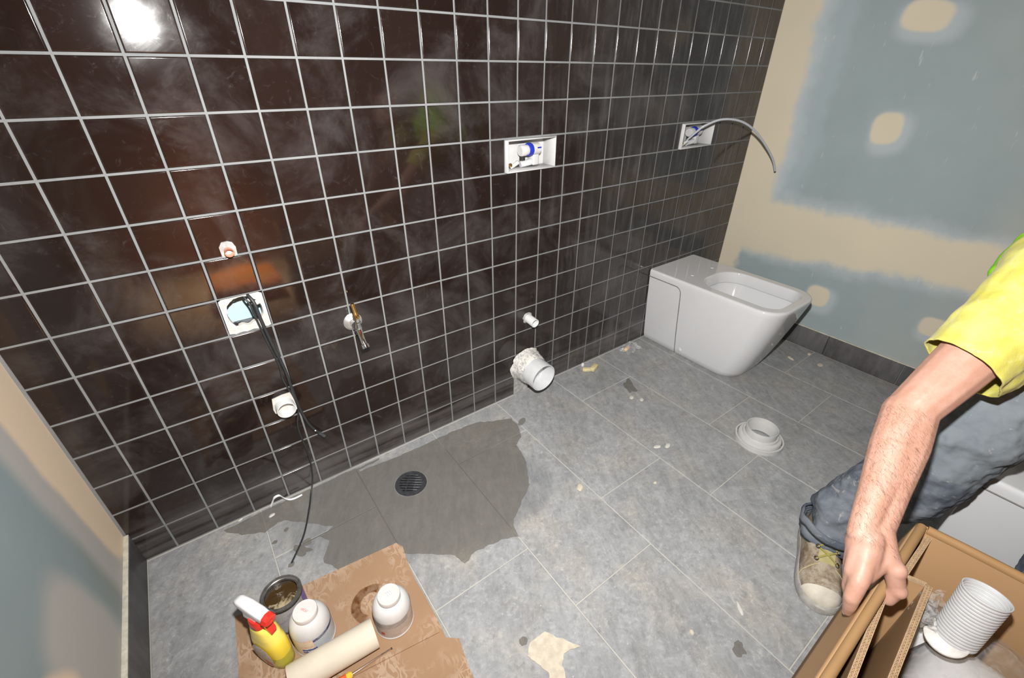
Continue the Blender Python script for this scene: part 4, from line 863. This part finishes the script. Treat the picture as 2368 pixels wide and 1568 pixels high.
m = sheet(flap2, 12, 4); o = bpy.data.objects.new('tmp', m); C.objects.link(o); sm = o.modifiers.new('s', 'SOLIDIFY'); sm.thickness = 0.003; sm.offset = 0; m = evalmesh(o)
obj('end_flap', m, CARD0, t, True)
obj('tape_tab', prism([(1.204, -1.2525), (1.211, -1.2525), (1.219, -1.300), (1.212, -1.301)], BH - 0.035, BH - 0.0105), CARD0, t, True)
# inner corrugated liner boards: each a board with a fluted cut edge on top
def corr(name, p, q, z1, th=0.0085, z0=0.08):
    p, q = Vector(p), Vector(q); d = (q - p); L = d.length; d.normalize(); n_ = Vector((-d.y, d.x)); rows = 2
    b = obj(name, wallpanel(p, q, z0, z1 - 0.0030, th, 1), CARD0, t, True)
    V = []; F = []
    def rib(path, wd=0.00045):
        o = len(V)
        for i, c in enumerate(path):
            a = path[min(i + 1, len(path) - 1)] - path[max(i - 1, 0)]; a.normalize(); s_ = Vector((-a.y, a.x)) * wd
            for w_ in (s_, -s_): V.append((c.x + w_.x, c.y + w_.y, z1)); V.append((c.x + w_.x, c.y + w_.y, z1 - 0.006))
        for i in range(len(path) - 1):
            k = o + i * 4; F.append((k, k + 4, k + 6, k + 2)); F.append((k, k + 1, k + 5, k + 4)); F.append((k + 2, k + 6, k + 7, k + 3))
    hh = th / rows
    for r in range(rows + 1): rib([p + n_ * hh * r + d * L * k / 2 for k in range(3)], 0.0006)
    st = 0.0034; nz = int(L / st)
    for r in range(rows): rib([p + d * min(L, st * k) + n_ * (hh * r + (0.0006 if k % 2 else hh - 0.0006)) for k in range(nz + 1)])
    e = obj('fluted_edge', mk(V, F), CEDGE, b, True); e['kind'] = 'stuff'
    return b
corr('liner_board', (1.204, -1.2545), (1.066, -1.2530), 0.402)
corr('liner_board', (1.0640, -1.2560), (1.0760, -1.2890), 0.402, 0.0055)
corr('liner_board', (1.0780, -1.2870), (0.640, -1.3150), 0.402)
corr('liner_board', (1.0240, -1.2430), (0.600, -1.2860), 0.402)
corr('liner_board', (1.2520, -1.600), (1.2130, -1.2640), 0.402, 0.0055)
# --- what is in the carton
t = thing('boxed_cistern', 'glossy white ceramic cistern lying in the carton under clear film', 'cistern', (0.90, -1.47, 0.007))
rr = lambda z, ins: [(x, y, z) for x, y in rrect(0.68 + ins, 1.165 - ins, -1.600 + ins, -1.335 - ins, 0.045, 6)]
obj('body', loft([rr(0.010, 0.01), rr(0.03, 0.0), rr(0.20, 0.0), rr(0.235, 0.006), rr(0.258, 0.022), rr(0.268, 0.045), rr(0.272, 0.09)], True, True, 60), WHITE_CER, t, True)
obj('outlet', orient(lathe([(0.030, 0.0), (0.034, 0.0), (0.034, 0.05), (0.030, 0.05), (0.029, 0.0)], 28), (0.3, 0.9, 0.2), (1.110, -1.335, 0.235)), WHITE_CER, t, True)
def film_fn(u, v):
    x = 0.66 + 0.555 * u; y = -1.318 - 0.31 * v; dome = 0.022 * mnoise.noise(Vector((u * 5, v * 4, 1))) + 0.010 * abs(mnoise.noise(Vector((u * 9 + v * 4, v * 9, 4)))) + 0.006 * mnoise.noise(Vector((u * 22, v * 16, 2))); e = min(u, 1 - u, v * 1.3, 1 - v)
    return (x, y, 0.292 + dome - 0.05 * max(0, 0.10 - e) * 8)
tag(obj('clear_wrap', sheet(film_fn, 60, 40), FILM), 'clear plastic sheet draped over the white ceramic inside the carton', 'plastic wrap')
t = thing('ribbed_sleeve', 'white ribbed open-ended sleeve standing inside the carton', 'ribbed sleeve', (1.088, -1.356, 0.322)); t.scale = (0.70, 0.70, 0.80)
pr = []; L_ = 0.132; n = 16
for k in range(n):
    z = L_ * k / n; pr += [(0.0395 + 0.0022 * k / n, z), (0.0440 + 0.0022 * k / n, z + 0.0012), (0.0445 + 0.0022 * k / n, z + 0.0050), (0.0438 + 0.0022 * k / n, z + 0.0066), (0.0390 + 0.0022 * k / n, z + 0.0071)]
pr += [(0.0455, L_), (0.0475, L_ + 0.004), (0.0470, L_ + 0.007), (0.0445, L_ + 0.007), (0.0425, L_ + 0.002), (0.0395, 0.03), (1e-4, 0.03)]
ax_ = Vector((0.028, 0.006, 0.13))
obj('ribs', orient(lathe(pr, 48, 25), ax_), plain('cup_white', (0.52, 0.525, 0.53), 0.5, noise=0.04), t)
m = lathe([(1e-4, 0.0), (0.040, 0.0), (0.044, 0.002), (0.044, 0.006), (0.040, 0.009), (1e-4, 0.009)], 40); orient(m, (-0.35, 0.1, 0.9), (-0.024, 0.012, 0.004)); obj('flange', m, plain('cup_flange', (0.56, 0.55, 0.52), 0.4), t)
def tuft(u, v):
    a = (u - 0.5) * 2.2; r = 0.012 + 0.050 * v; z = 0.052 * v + 0.018 * mnoise.noise(Vector((u * 9, v * 5, 7)))
    return (1.085 - 0.02 + r * math.sin(a) * 0.8 + 0.016 * mnoise.noise(Vector((u * 8, v * 6, 2))), -1.305 + 0.010 * math.cos(a * 3) + 0.020 * mnoise.noise(Vector((u * 7, v * 7, 5))), 0.335 + z)
tag(obj('film_tuft', sheet(tuft, 44, 24), FILM), 'crumpled tuft of clear plastic bag beside the ribbed sleeve', 'plastic bag')
# carton added behind the camera to give the tiles an orange reflection
t = thing('added_carton', 'closed brown carton added out of view for the orange reflection in the tiles', 'carton', (0.40, -1.72, 0))
obj('body', box(-0.22, 0.16, -0.17, 0.17, 0.001, 0.13, 0.004, 1), m_card('kraft', 0, lin(190, 130, 70), lin(200, 140, 80)), t); obj('tape', box(-0.222, 0.162, -0.025, 0.025, 0.1290, 0.1310), plain('tape', (0.5, 0.36, 0.2), 0.3), t)

# ================================================================== the worker
SKIN_T = NT('skin'); q = SKIN_T; p = q.pos(); n1 = q.noise(p, 30, 5, 0.65); n2 = q.noise(p, 160, 3, 0.6); hr = q.noise(q.map(p, (1, 1, 1), (0.5, 0.3, 0.8)), 130, 2, 0.5, 3.0); x, y, z = q.sep(p)
c = q.mix(q.ss(n1, 0.35, 0.7), (0.400, 0.218, 0.158), (0.45, 0.264, 0.205)); c = q.mix(q.mul(q.ss(n2, 0.5, 0.8), 0.25), c, (0.48, 0.22, 0.16))
hairz = q.mul(q.ss(x, 1.00, 1.04), q.ss(x, 1.23, 1.19)); c = q.mix(q.mul(q.mul(q.ss(hr, 0.52, 0.62), hairz), 0.10), c, (0.12, 0.06, 0.035))
SKIN = q.done(q.bsdf(c, 0.5, 0, q.bump(q.add(n2, q.mul(n1, 0.6)), 0.22, 0.0015), 0.35, Subsurface_Weight=0.08, Subsurface_Radius=(0.008, 0.003, 0.0015)))
wk = thing('person', 'person in yellow T-shirt and dusty grey jeans bending to grip the carton', 'person', (1.42, -1.28, 0))
W1, W2 = Vector((0.994, -1.1800, 0.493)), Vector((1.024, -1.1990, 0.497)); WR = (W1 + W2) / 2
EL = Vector((1.205, -1.1360, 0.634)); SHR = Vector((1.475, -1.200, 0.870)); SHL = Vector((1.49, -1.560, 0.93)); CH = Vector((1.56, -1.385, 0.960)); PV = Vector((1.70, -1.385, 0.900)); NK = Vector((1.40, -1.395, 1.01)); HD = Vector((1.30, -1.41, 1.03))
parts = []
def ch(pts, rad):
    for i in range(len(pts) - 1): parts.append(rcone(pts[i], pts[i + 1], rad[i], rad[i + 1]))
# right arm
F1 = WR.lerp(EL, 0.33); F2 = WR.lerp(EL, 0.68); sd = (W2 - W1).normalized()
ch([W1, F1 - sd * 0.012, F2 - sd * 0.010, EL - sd * 0.006], [0.0205, 0.0285, 0.0360, 0.0385]); ch([W2, F1 + sd * 0.014, F2 + sd * 0.014, EL + sd * 0.008], [0.0205, 0.0285, 0.0365, 0.0390])
ch([EL + Vector((-0.004, 0.012, -0.006)), EL.lerp(SHR, 0.25)], [0.030, 0.040])
ch([EL, EL.lerp(SHR, 0.3), EL.lerp(SHR, 0.62), SHR], [0.040, 0.0475, 0.0535, 0.060]); ch([EL + sd * 0.012, EL.lerp(SHR, 0.45) + sd * 0.014], [0.033, 0.043])
# right hand gripping the rim: back of hand, four fingers outside, thumb inside
MC = [Vector((0.938, -1.2140, 0.4500)), Vector((0.949, -1.2020, 0.4500)), Vector((0.966, -1.1950, 0.4450)), Vector((0.984, -1.1930, 0.4380))]
fr = [0.0128, 0.0128, 0.0120, 0.0108]
for i, mc in enumerate(MC):
    base = W1.lerp(W2, 0.70 - 0.20 * i); ch([base, base.lerp(mc, 0.5) + Vector((0, 0.002, 0.004)), mc], [0.0215, 0.0195, fr[i] + 0.0024])
ch([MC[0], Vector((0.9240, -1.2180, 0.4230)), Vector((0.9265, -1.2215, 0.4010)), Vector((0.9310, -1.2240, 0.3800))], [0.0150, 0.0128, 0.0108, 0.0086])
ch([MC[1], Vector((0.9450, -1.2080, 0.4190)), Vector((0.9500, -1.2190, 0.3890)), Vector((0.9560, -1.2255, 0.3690))], [0.0146, 0.0122, 0.0106, 0.0084])
ch([MC[2], Vector((0.9660, -1.2030, 0.4140)), Vector((0.9720, -1.2170, 0.3860)), Vector((0.9790, -1.2260, 0.3680))], [0.0120, 0.0106, 0.0094, 0.0078])
ch([MC[3], Vector((0.9860, -1.2020, 0.4140)), Vector((0.9920, -1.2150, 0.3930)), Vector((0.9980, -1.2250, 0.3790))], [0.0108, 0.0096, 0.0086, 0.0072])
ch([W2 + Vector((-0.004, -0.002, 0)), Vector((1.006, -1.2180, 0.4800)), Vector((0.9985, -1.2415, 0.4600))], [0.0215, 0.0195, 0.0158])             # thumb mount
ch([Vector((0.9985, -1.2415, 0.4600)), Vector((0.9960, -1.2580, 0.4280)), Vector((0.9880, -1.2570, 0.4040))], [0.0158, 0.0135, 0.0105])
ch([Vector((1.002, -1.224, 0.468)), Vector((0.955, -1.216, 0.452))], [0.0160, 0.0145]); ch([WR + Vector((-0.015, -0.005, -0.004)), Vector((0.962, -1.213, 0.456))], [0.024, 0.018])                                                        # web over the rim
# torso, head, other arm (out of the frame, mirrored in the tiles)
ch([PV, CH], [0.135, 0.135]); ch([CH, SHR], [0.115, 0.07]); ch([CH, SHL], [0.115, 0.07]); ch([CH, NK], [0.09, 0.058]); ch([NK, HD], [0.057, 0.085]); ch([HD + Vector((-0.03, 0, -0.04)), HD + Vector((0.0, 0, 0.03))], [0.07, 0.09]); ch([HD + Vector((-0.080, 0, 0.004)), HD + Vector((-0.104, 0, -0.030))], [0.009, 0.013])
for sx in (-1, 1): ch([HD + Vector((0.0, sx * 0.086, 0.014)), HD + Vector((-0.004, sx * 0.088, -0.020))], [0.016, 0.011])
LE = Vector((1.30, -1.64, 0.70)); LW = Vector((1.16, -1.60, 0.52)); ch([SHL, LE, LW], [0.058, 0.042, 0.028])
for k in range(4): ch([LW, LW + Vector((-0.07, 0.02 - 0.018 * k, -0.05)), LW + Vector((-0.085, 0.02 - 0.018 * k, -0.09))], [0.022, 0.011, 0.008])
ch([LW, LW + Vector((-0.04, 0.055, -0.05))], [0.02, 0.011])
RH, RK, RM, RA = Vector((1.640, -1.300, 0.880)), Vector((1.470, -1.222, 0.515)), Vector((1.455, -1.175, 0.32)), Vector((1.420, -1.105, 0.115))
LH, LK, LA = Vector((1.68, -1.46, 0.88)), Vector((1.480, -1.490, 0.50)), Vector((1.410, -1.495, 0.11))
ch([RH, RK, RA], [0.075, 0.05, 0.036]); ch([LH, LK, LA], [0.075, 0.05, 0.036])
for i, mc in enumerate(MC): parts.append(rcone(mc + Vector((-0.001, 0.0025, 0.0045)), mc + Vector((0.006, 0.003, 0.009)), 0.0118 - 0.0008 * i, 0.0080))          # knuckles and tendons
for i in range(3):
    base = W1.lerp(W2, 0.62 - 0.20 * i) + Vector((0, 0.004, 0.018)); parts.append(rcone(base, MC[i] + Vector((0.010, 0.004, 0.0105)), 0.0045, 0.0055))
parts.append(rcone((0.9985, -1.2440, 0.4630), (0.9985, -1.2430, 0.4590), 0.0158, 0.0150)); parts.append(rcone((0.9950, -1.2600, 0.4285), (0.9955, -1.2590, 0.4260), 0.0142, 0.0138))
bodym = blend(parts, 0.0026, 6); hV = []; hF = []; rg = random.Random(3)
fa = (EL - WR); cand = [f for f in bodym.polygons if -0.10 < (f.center - WR).dot(fa) / fa.length_squared < 0.97 and (f.center - (WR + fa * ((f.center - WR).dot(fa) / fa.length_squared))).length < 0.06]
for _ in range(2600):                                           # fine forearm hair, combed round towards the wrist
    f = rg.choice(cand); n_ = f.normal; tdn = (-fa.normalized() - n_ * (-fa.normalized()).dot(n_)).normalized(); lat = n_.cross(tdn) * (1 if n_.x < 0.3 else 0.6); d0 = (tdn * rg.uniform(0.5, 1.0) + lat * rg.gauss(0.55, 0.45)).normalized(); sd_ = n_.cross(d0).normalized() * 0.00011
    p0 = f.center + tdn * rg.uniform(-.0015, .0015) + lat * rg.uniform(-.0015, .0015); Ln = rg.uniform(0.006, 0.014); o_ = len(hV); cv = n_.cross(d0) * rg.uniform(-0.4, 0.4)
    for k in range(4):
        u_ = k / 3; c_ = p0 + d0 * Ln * u_ + cv * Ln * u_ * u_ + n_ * (0.0022 * math.sin(u_ * 2.4)); hV += [c_ - sd_ * (1 - 0.8 * u_), c_ + sd_ * (1 - 0.8 * u_)]
    hF += [(o_ + 2 * k, o_ + 2 * k + 1, o_ + 2 * k + 3, o_ + 2 * k + 2) for k in range(3)]
body = obj('body', bodym, SKIN, wk, True)
hm = bpy.data.meshes.new('arm_hair'); hm.from_pydata([tuple(v) for v in hV], [], hF); hm.update(); ah = obj('arm_hair', hm, plain('arm_hair', (0.10, 0.05, 0.03), 0.6), body, True); ah['kind'] = 'stuff'
# fingernail
m = rcone((0, 0, -0.003), (0, 0, 0.003), 0.0050, 0.0046, 10); m.transform(Matrix.Translation((0.9285, -1.2205, 0.3800)) @ Matrix.Rotation(-0.75, 4, 'Z') @ Matrix.Diagonal((0.45, 1, 1.1, 1))); obj('fingernail', m, plain('nail', (0.62, 0.40, 0.32), 0.3), wk, True)
# hair and face bits on the head (out of the frame)
m = rcone(HD + Vector((0.02, 0, 0.0)), HD + Vector((0.0, 0, 0.045)), 0.088, 0.088); obj('hair', m, plain('brown_hair', (0.05, 0.03, 0.018), 0.7), wk, True)
for sx in (-1, 1):
    e_ = obj('eye', rcone(HD + Vector((-0.0790, sx * 0.031, -0.004)), HD + Vector((-0.0785, sx * 0.031, -0.004)), 0.0105, 0.0105), plain('eye_white', (0.6, 0.58, 0.56), 0.2), wk, True)
    obj('iris', rcone(HD + Vector((-0.0870, sx * 0.031, -0.007)), HD + Vector((-0.0868, sx * 0.031, -0.007)), 0.0045, 0.0045), plain('iris_brown', (0.03, 0.018, 0.01), 0.2), e_, True)
    obj('eyebrow', tube([HD + Vector((-0.085, sx * 0.018, 0.014)), HD + Vector((-0.086, sx * 0.032, 0.018)), HD + Vector((-0.076, sx * 0.047, 0.013))], [0.003, 0.0038, 0.002], 8), plain('brown_hair', (0.05, 0.03, 0.018), 0.7), wk, True)
obj('lips', tube([HD + Vector((-0.082, -0.024, -0.062)), HD + Vector((-0.0965, 0.0, -0.060)), HD + Vector((-0.082, 0.024, -0.062))], [0.002, 0.0050, 0.002], 10), plain('lips', (0.32, 0.12, 0.10), 0.5), wk, True)
# T-shirt: torso and right sleeve, cut open at the hem
def m_tee():
    q = NT('yellow_tshirt'); p = q.pos(); n = q.noise(p, 14, 4, 0.6, 0.6); f = q.noise(p, 420, 2); c = q.mix(q.ss(n, 0.35, 0.72), lin(186, 179, 78), lin(197, 192, 112)); c = q.mix(q.mul(q.ss(q.noise(p, 32, 4, 0.6, 1.0), 0.55, 0.7), 0.35), c, lin(204, 201, 150))
    return q.done(q.bsdf(c, 0.85, 0, q.bump(q.add(q.mul(n, 2.0), q.mul(f, 0.25)), 0.35, 0.004), 0.15, Sheen_Weight=0.1))
TEE = m_tee(); tp = parts; parts = []
axs = (SHR - EL).normalized(); HEM = EL + axs * 0.128
ch([EL.lerp(SHR, 0.10) + Vector((0.0, 0.0, 0.002)), EL.lerp(SHR, 0.40), EL.lerp(SHR, 0.75), SHR + Vector((0.01, 0, 0.01))], [0.064, 0.068, 0.076, 0.086])
ch([EL.lerp(SHR, 0.25) + Vector((0.010, 0.008, 0.020)), EL.lerp(SHR, 0.9) + Vector((0.0, 0.015, 0.030))], [0.050, 0.060])
ch([EL.lerp(SHR, 0.2) + Vector((0.020, -0.012, -0.012)), EL.lerp(SHR, 0.9) + Vector((0.03, -0.03, -0.035))], [0.054, 0.075])
ch([PV, CH], [0.150, 0.152]); ch([CH, SHR], [0.130, 0.088]); ch([CH, SHL], [0.130, 0.085]); ch([CH, NK + Vector((0.03, 0, -0.01))], [0.11, 0.072]); ch([SHL, SHL.lerp(LE, 0.4)], [0.082, 0.066])
me = blend(parts, 0.0045, 8, [(0.060, 0.012, 1), (0.02, 0.003, 1)])
bm = bmesh.new(); bm.from_mesh(me); bmesh.ops.bisect_plane(bm, geom=bm.verts[:] + bm.edges[:] + bm.faces[:], plane_co=HEM, plane_no=axs + Vector((0.0, -0.10, 0.05)), clear_inner=True)
# keep everything except what the plane removed beyond the hem; the torso lies on the kept side
bm.to_mesh(me); bm.free()
o = bpy.data.objects.new('tmp', me); C.objects.link(o); sm = o.modifiers.new('s', 'SOLIDIFY'); sm.thickness = 0.003; sm.offset = -1; me = evalmesh(o); me.shade_smooth()
tee = obj('t_shirt', me, TEE, wk, True)
# hi-vis vest over the torso
parts = []
ch([PV, CH], [0.165, 0.168]); ch([CH, SHR.lerp(CH, 0.25) + Vector((0.0, 0.02, 0.035))], [0.148, 0.100]); ch([CH, SHL.lerp(CH, 0.2)], [0.148, 0.095]); ch([Vector((1.520, -1.128, 0.838)), Vector((1.60, -1.155, 0.880)), CH], [0.026, 0.05, 0.12])
me = blend(parts, 0.006, 6, [(0.06, 0.012, 1)])
def m_vest():
    q = NT('hi_vis_vest'); p = q.pos(); n = q.noise(p, 16, 3); return q.done(q.bsdf(q.mix(q.ss(n, 0.35, 0.7), lin(120, 196, 30), lin(176, 226, 36)), 0.6, 0, q.bump(n, 0.4, 0.004)))
obj('vest', me, m_vest(), wk, True)
# jeans
def m_jeans():
    q = NT('dusty_work_jeans'); p = q.pos(); x, y, z = q.sep(p); n = q.noise(p, 9, 5, 0.65, 0.8); m_ = q.noise(p, 34, 5, 0.7, 1.0); f = q.noise(q.map(p, (1, 1, 1), (0.7, 0, 0.4)), 600, 1)
    c = q.mix(q.ss(n, 0.35, 0.7), (0.075, 0.088, 0.115), (0.165, 0.178, 0.200)); up = q.ss(q.add(z, q.mul(q.sub(x, 1.47), 0.3)), 0.385, 0.400)      # knee patch, paler
    c = q.mix(q.mul(up, 0.72), c, q.mix(m_, (0.205, 0.228, 0.238), (0.150, 0.178, 0.200))); c = q.mix(q.mul(q.ss(m_, 0.60, 0.70), 0.45), c, (0.42, 0.40, 0.37))
    return q.done(q.bsdf(c, 0.9, 0, q.bump(q.add(m_, q.mul(f, 0.1)), 0.30, 0.003), 0.1))
JEANS = m_jeans(); parts = []
ch([RH, RH.lerp(RK, 0.55), RK, RM, RA + Vector((0.01, 0, 0.02))], [0.120, 0.104, 0.096, 0.088, 0.076]); ch([RA + Vector((-0.02, 0, 0.05)), RA + Vector((-0.055, -0.002, -0.005))], [0.066, 0.046]); ch([RA + Vector((0.02, 0, 0.03)), RA + Vector((0.04, 0.02, -0.06))], [0.066, 0.056])
ch([LH, LK, LK.lerp(LA, 0.5), LA], [0.120, 0.098, 0.088, 0.075]); ch([LA, LA + Vector((0.01, 0, -0.03))], [0.072, 0.060]); ch([PV + Vector((0, 0, -0.03)), RH], [0.150, 0.115]); ch([PV + Vector((0, 0, -0.03)), LH], [0.150, 0.115])
me = blend(parts, 0.0040, 5, [(0.10, 0.030, 1), (0.034, 0.014, 2)])
je = obj('jeans', me, JEANS, wk, True)
# turned-up hem round the boot
def cuff(zf, r0, amp, cx, cy, tilt, seed):
    rings = []
    for (dr, dz) in ((-0.004, 0.004), (0.0, -0.002), (0.003, 0.010), (0.002, 0.022), (-0.003, 0.028), (-0.006, 0.020)):
        r = []
        for k in range(40):
            a = 2 * math.pi * k / 40; rr_ = r0 + dr + amp * mnoise.noise(Vector((math.cos(a) * 2, math.sin(a) * 2, seed))); x, y = rr_ * math.cos(a), rr_ * 0.86 * math.sin(a); r.append((cx + x, cy + y, zf + dz + tilt * x + 0.006 * mnoise.noise(Vector((math.cos(a) * 3, math.sin(a) * 3, seed + 4)))))
        rings.append(r)
    return loft(rings, False, False, 180)
obj('hem', cuff(0.070, 0.086, 0.012, RA.x - 0.018, RA.y - 0.002, -0.10, 3), JEANS, je, True)
obj('hem_fold', cuff(0.098, 0.092, 0.016, RA.x - 0.016, RA.y - 0.002, -0.16, 8), JEANS, je, True)
# boots
def boot(toe, dirv, lab):
    T = Vector((toe[0], toe[1], 0)); D = Vector((dirv[0], dirv[1], 0)).normalized(); S = Vector((-D.y, D.x, 0)); rings = []; b = None
    def sec(s_, wd, h, z0=0.020, off=0.0, n=18, p=2.4):
        r = []
        for k in range(n + 1):
            a = math.pi * k / n; c_, q = math.cos(a), math.sin(a); r.append(T + D * s_ + S * (off + wd * math.copysign(abs(c_) ** (2 / p), c_)) + Vector((0, 0, z0 + (h - z0) * q ** (2 / p))))
        return r
    up = [(0.004, 0.012, 0.030), (0.012, 0.030, 0.041), (0.030, 0.0425, 0.053), (0.055, 0.0485, 0.063), (0.085, 0.0500, 0.072), (0.115, 0.0480, 0.088), (0.145, 0.0450, 0.108), (0.175, 0.0425, 0.128), (0.205, 0.0400, 0.135), (0.240, 0.0370, 0.135), (0.268, 0.0300, 0.130), (0.280, 0.0180, 0.110)]
    b = obj('boot', loft([sec(*u) for u in up], True, True, 60), m_boot(), wk, True)
    outl = []; ws = [(0.0, 0.006), (0.006, 0.024), (0.020, 0.041), (0.045, 0.0515), (0.080, 0.0550), (0.120, 0.0510), (0.170, 0.0450), (0.220, 0.0430), (0.262, 0.0370), (0.284, 0.022)]
    L2 = [T + D * (s_ - 0.004) + S * w_ for s_, w_ in ws] + [T + D * (s_ - 0.004) - S * w_ for s_, w_ in reversed(ws)]; L2 = spline(L2 + [L2[0]], 3)[:-1]
    cen = T + D * 0.14
    obj('sole', loft([[v.lerp(cen, k) + Vector((0, 0, z)) for v in L2] for k, z in ((0.03, 0.0006), (0.0, 0.004), (0.0, 0.022), (0.03, 0.027), (0.12, 0.0275))], True, True, 40), plain('rubber_sole', (0.34, 0.325, 0.30), 0.6, noise=0.15, nscale=60), b, True)
    obj('toe_cap', loft([sec(s_, w_ + 0.0016, h + 0.0016) for s_, w_, h in ((0.002, 0.010, 0.029), (0.010, 0.0270, 0.040), (0.022, 0.0385, 0.049), (0.036, 0.0452, 0.0562))], True, False, 60), plain('toe_rubber', (0.50, 0.46, 0.38), 0.6, noise=0.12, nscale=30), b, True)
    obj('tongue', loft([[T + D * s_ + S * w_ + Vector((0, 0, z + 0.0015 - 0.003 * abs(w_) / 0.02)) for w_ in (-0.019, -0.01, 0, 0.01, 0.019)] for s_, z in ((0.095, 0.077), (0.12, 0.0915), (0.15, 0.112), (0.18, 0.130))], False, False, 60, False), plain('khaki_tongue', (0.36, 0.31, 0.14), 0.8), b, True)
    ey = []
    for i, s_ in enumerate((0.098, 0.123, 0.148)):
        h = 0.0775 + (s_ - 0.095) * 0.74
        for sx in (-1, 1):
            c_ = T + D * s_ + S * sx * 0.0235 + Vector((0, 0, h + 0.001)); ey.append(c_); nrm = Vector((0, 0, 1)) - D * 0.6 + S * sx * 0.45
            obj('eyelet', orient(lathe([(0.0024, 0), (0.0055, 0), (0.0058, 0.001), (0.0045, 0.0018), (0.0024, 0.001)], 16), nrm, c_), CHROME, b, True)
    for i in range(2):
        for (a, c_) in ((ey[2 * i], ey[2 * i + 3]), (ey[2 * i + 1], ey[2 * i + 2])): obj('lace', tube(spline([a, a.lerp(c_, 0.5) + Vector((0, 0, 0.004)), c_], 4), 0.0022, 8), plain('olive_lace', (0.30, 0.25, 0.06), 0.8), b, True)
    for sx in (-1, 1): obj('seam', tube(spline([T + D * 0.088 + S * sx * 0.020 + Vector((0, 0, 0.0735)), T + D * 0.080 + S * sx * 0.034 + Vector((0, 0, 0.0655)), T + D * 0.075 + S * sx * 0.0475 + Vector((0, 0, 0.045)), T + D * 0.070 + S * sx * 0.0505 + Vector((0, 0, 0.027))], 5), 0.0013, 6), plain('seam_tan', (0.44, 0.36, 0.20), 0.8), b, True)
    return b
BOOTM = None
def m_boot():
    global BOOTM
    if BOOTM: return BOOTM
    q = NT('worn_beige_suede'); p = q.pos(); n = q.noise(p, 22, 5, 0.7, 0.6); k = q.noise(p, 60, 4, 0.7)
    c = q.mix(q.ss(n, 0.38, 0.66), (0.190, 0.135, 0.085), (0.37, 0.32, 0.25)); c = q.mix(q.mul(q.ss(k, 0.45, 0.7), 0.5), c, (0.46, 0.42, 0.35)); BOOTM = q.done(q.bsdf(c, 0.9, 0, q.bump(k, 0.3, 0.002), 0.1)); return BOOTM
boot((1.208, -1.1835), (0.895, 0.445), '')
boot((1.275, -1.530), (0.97, 0.15), '')
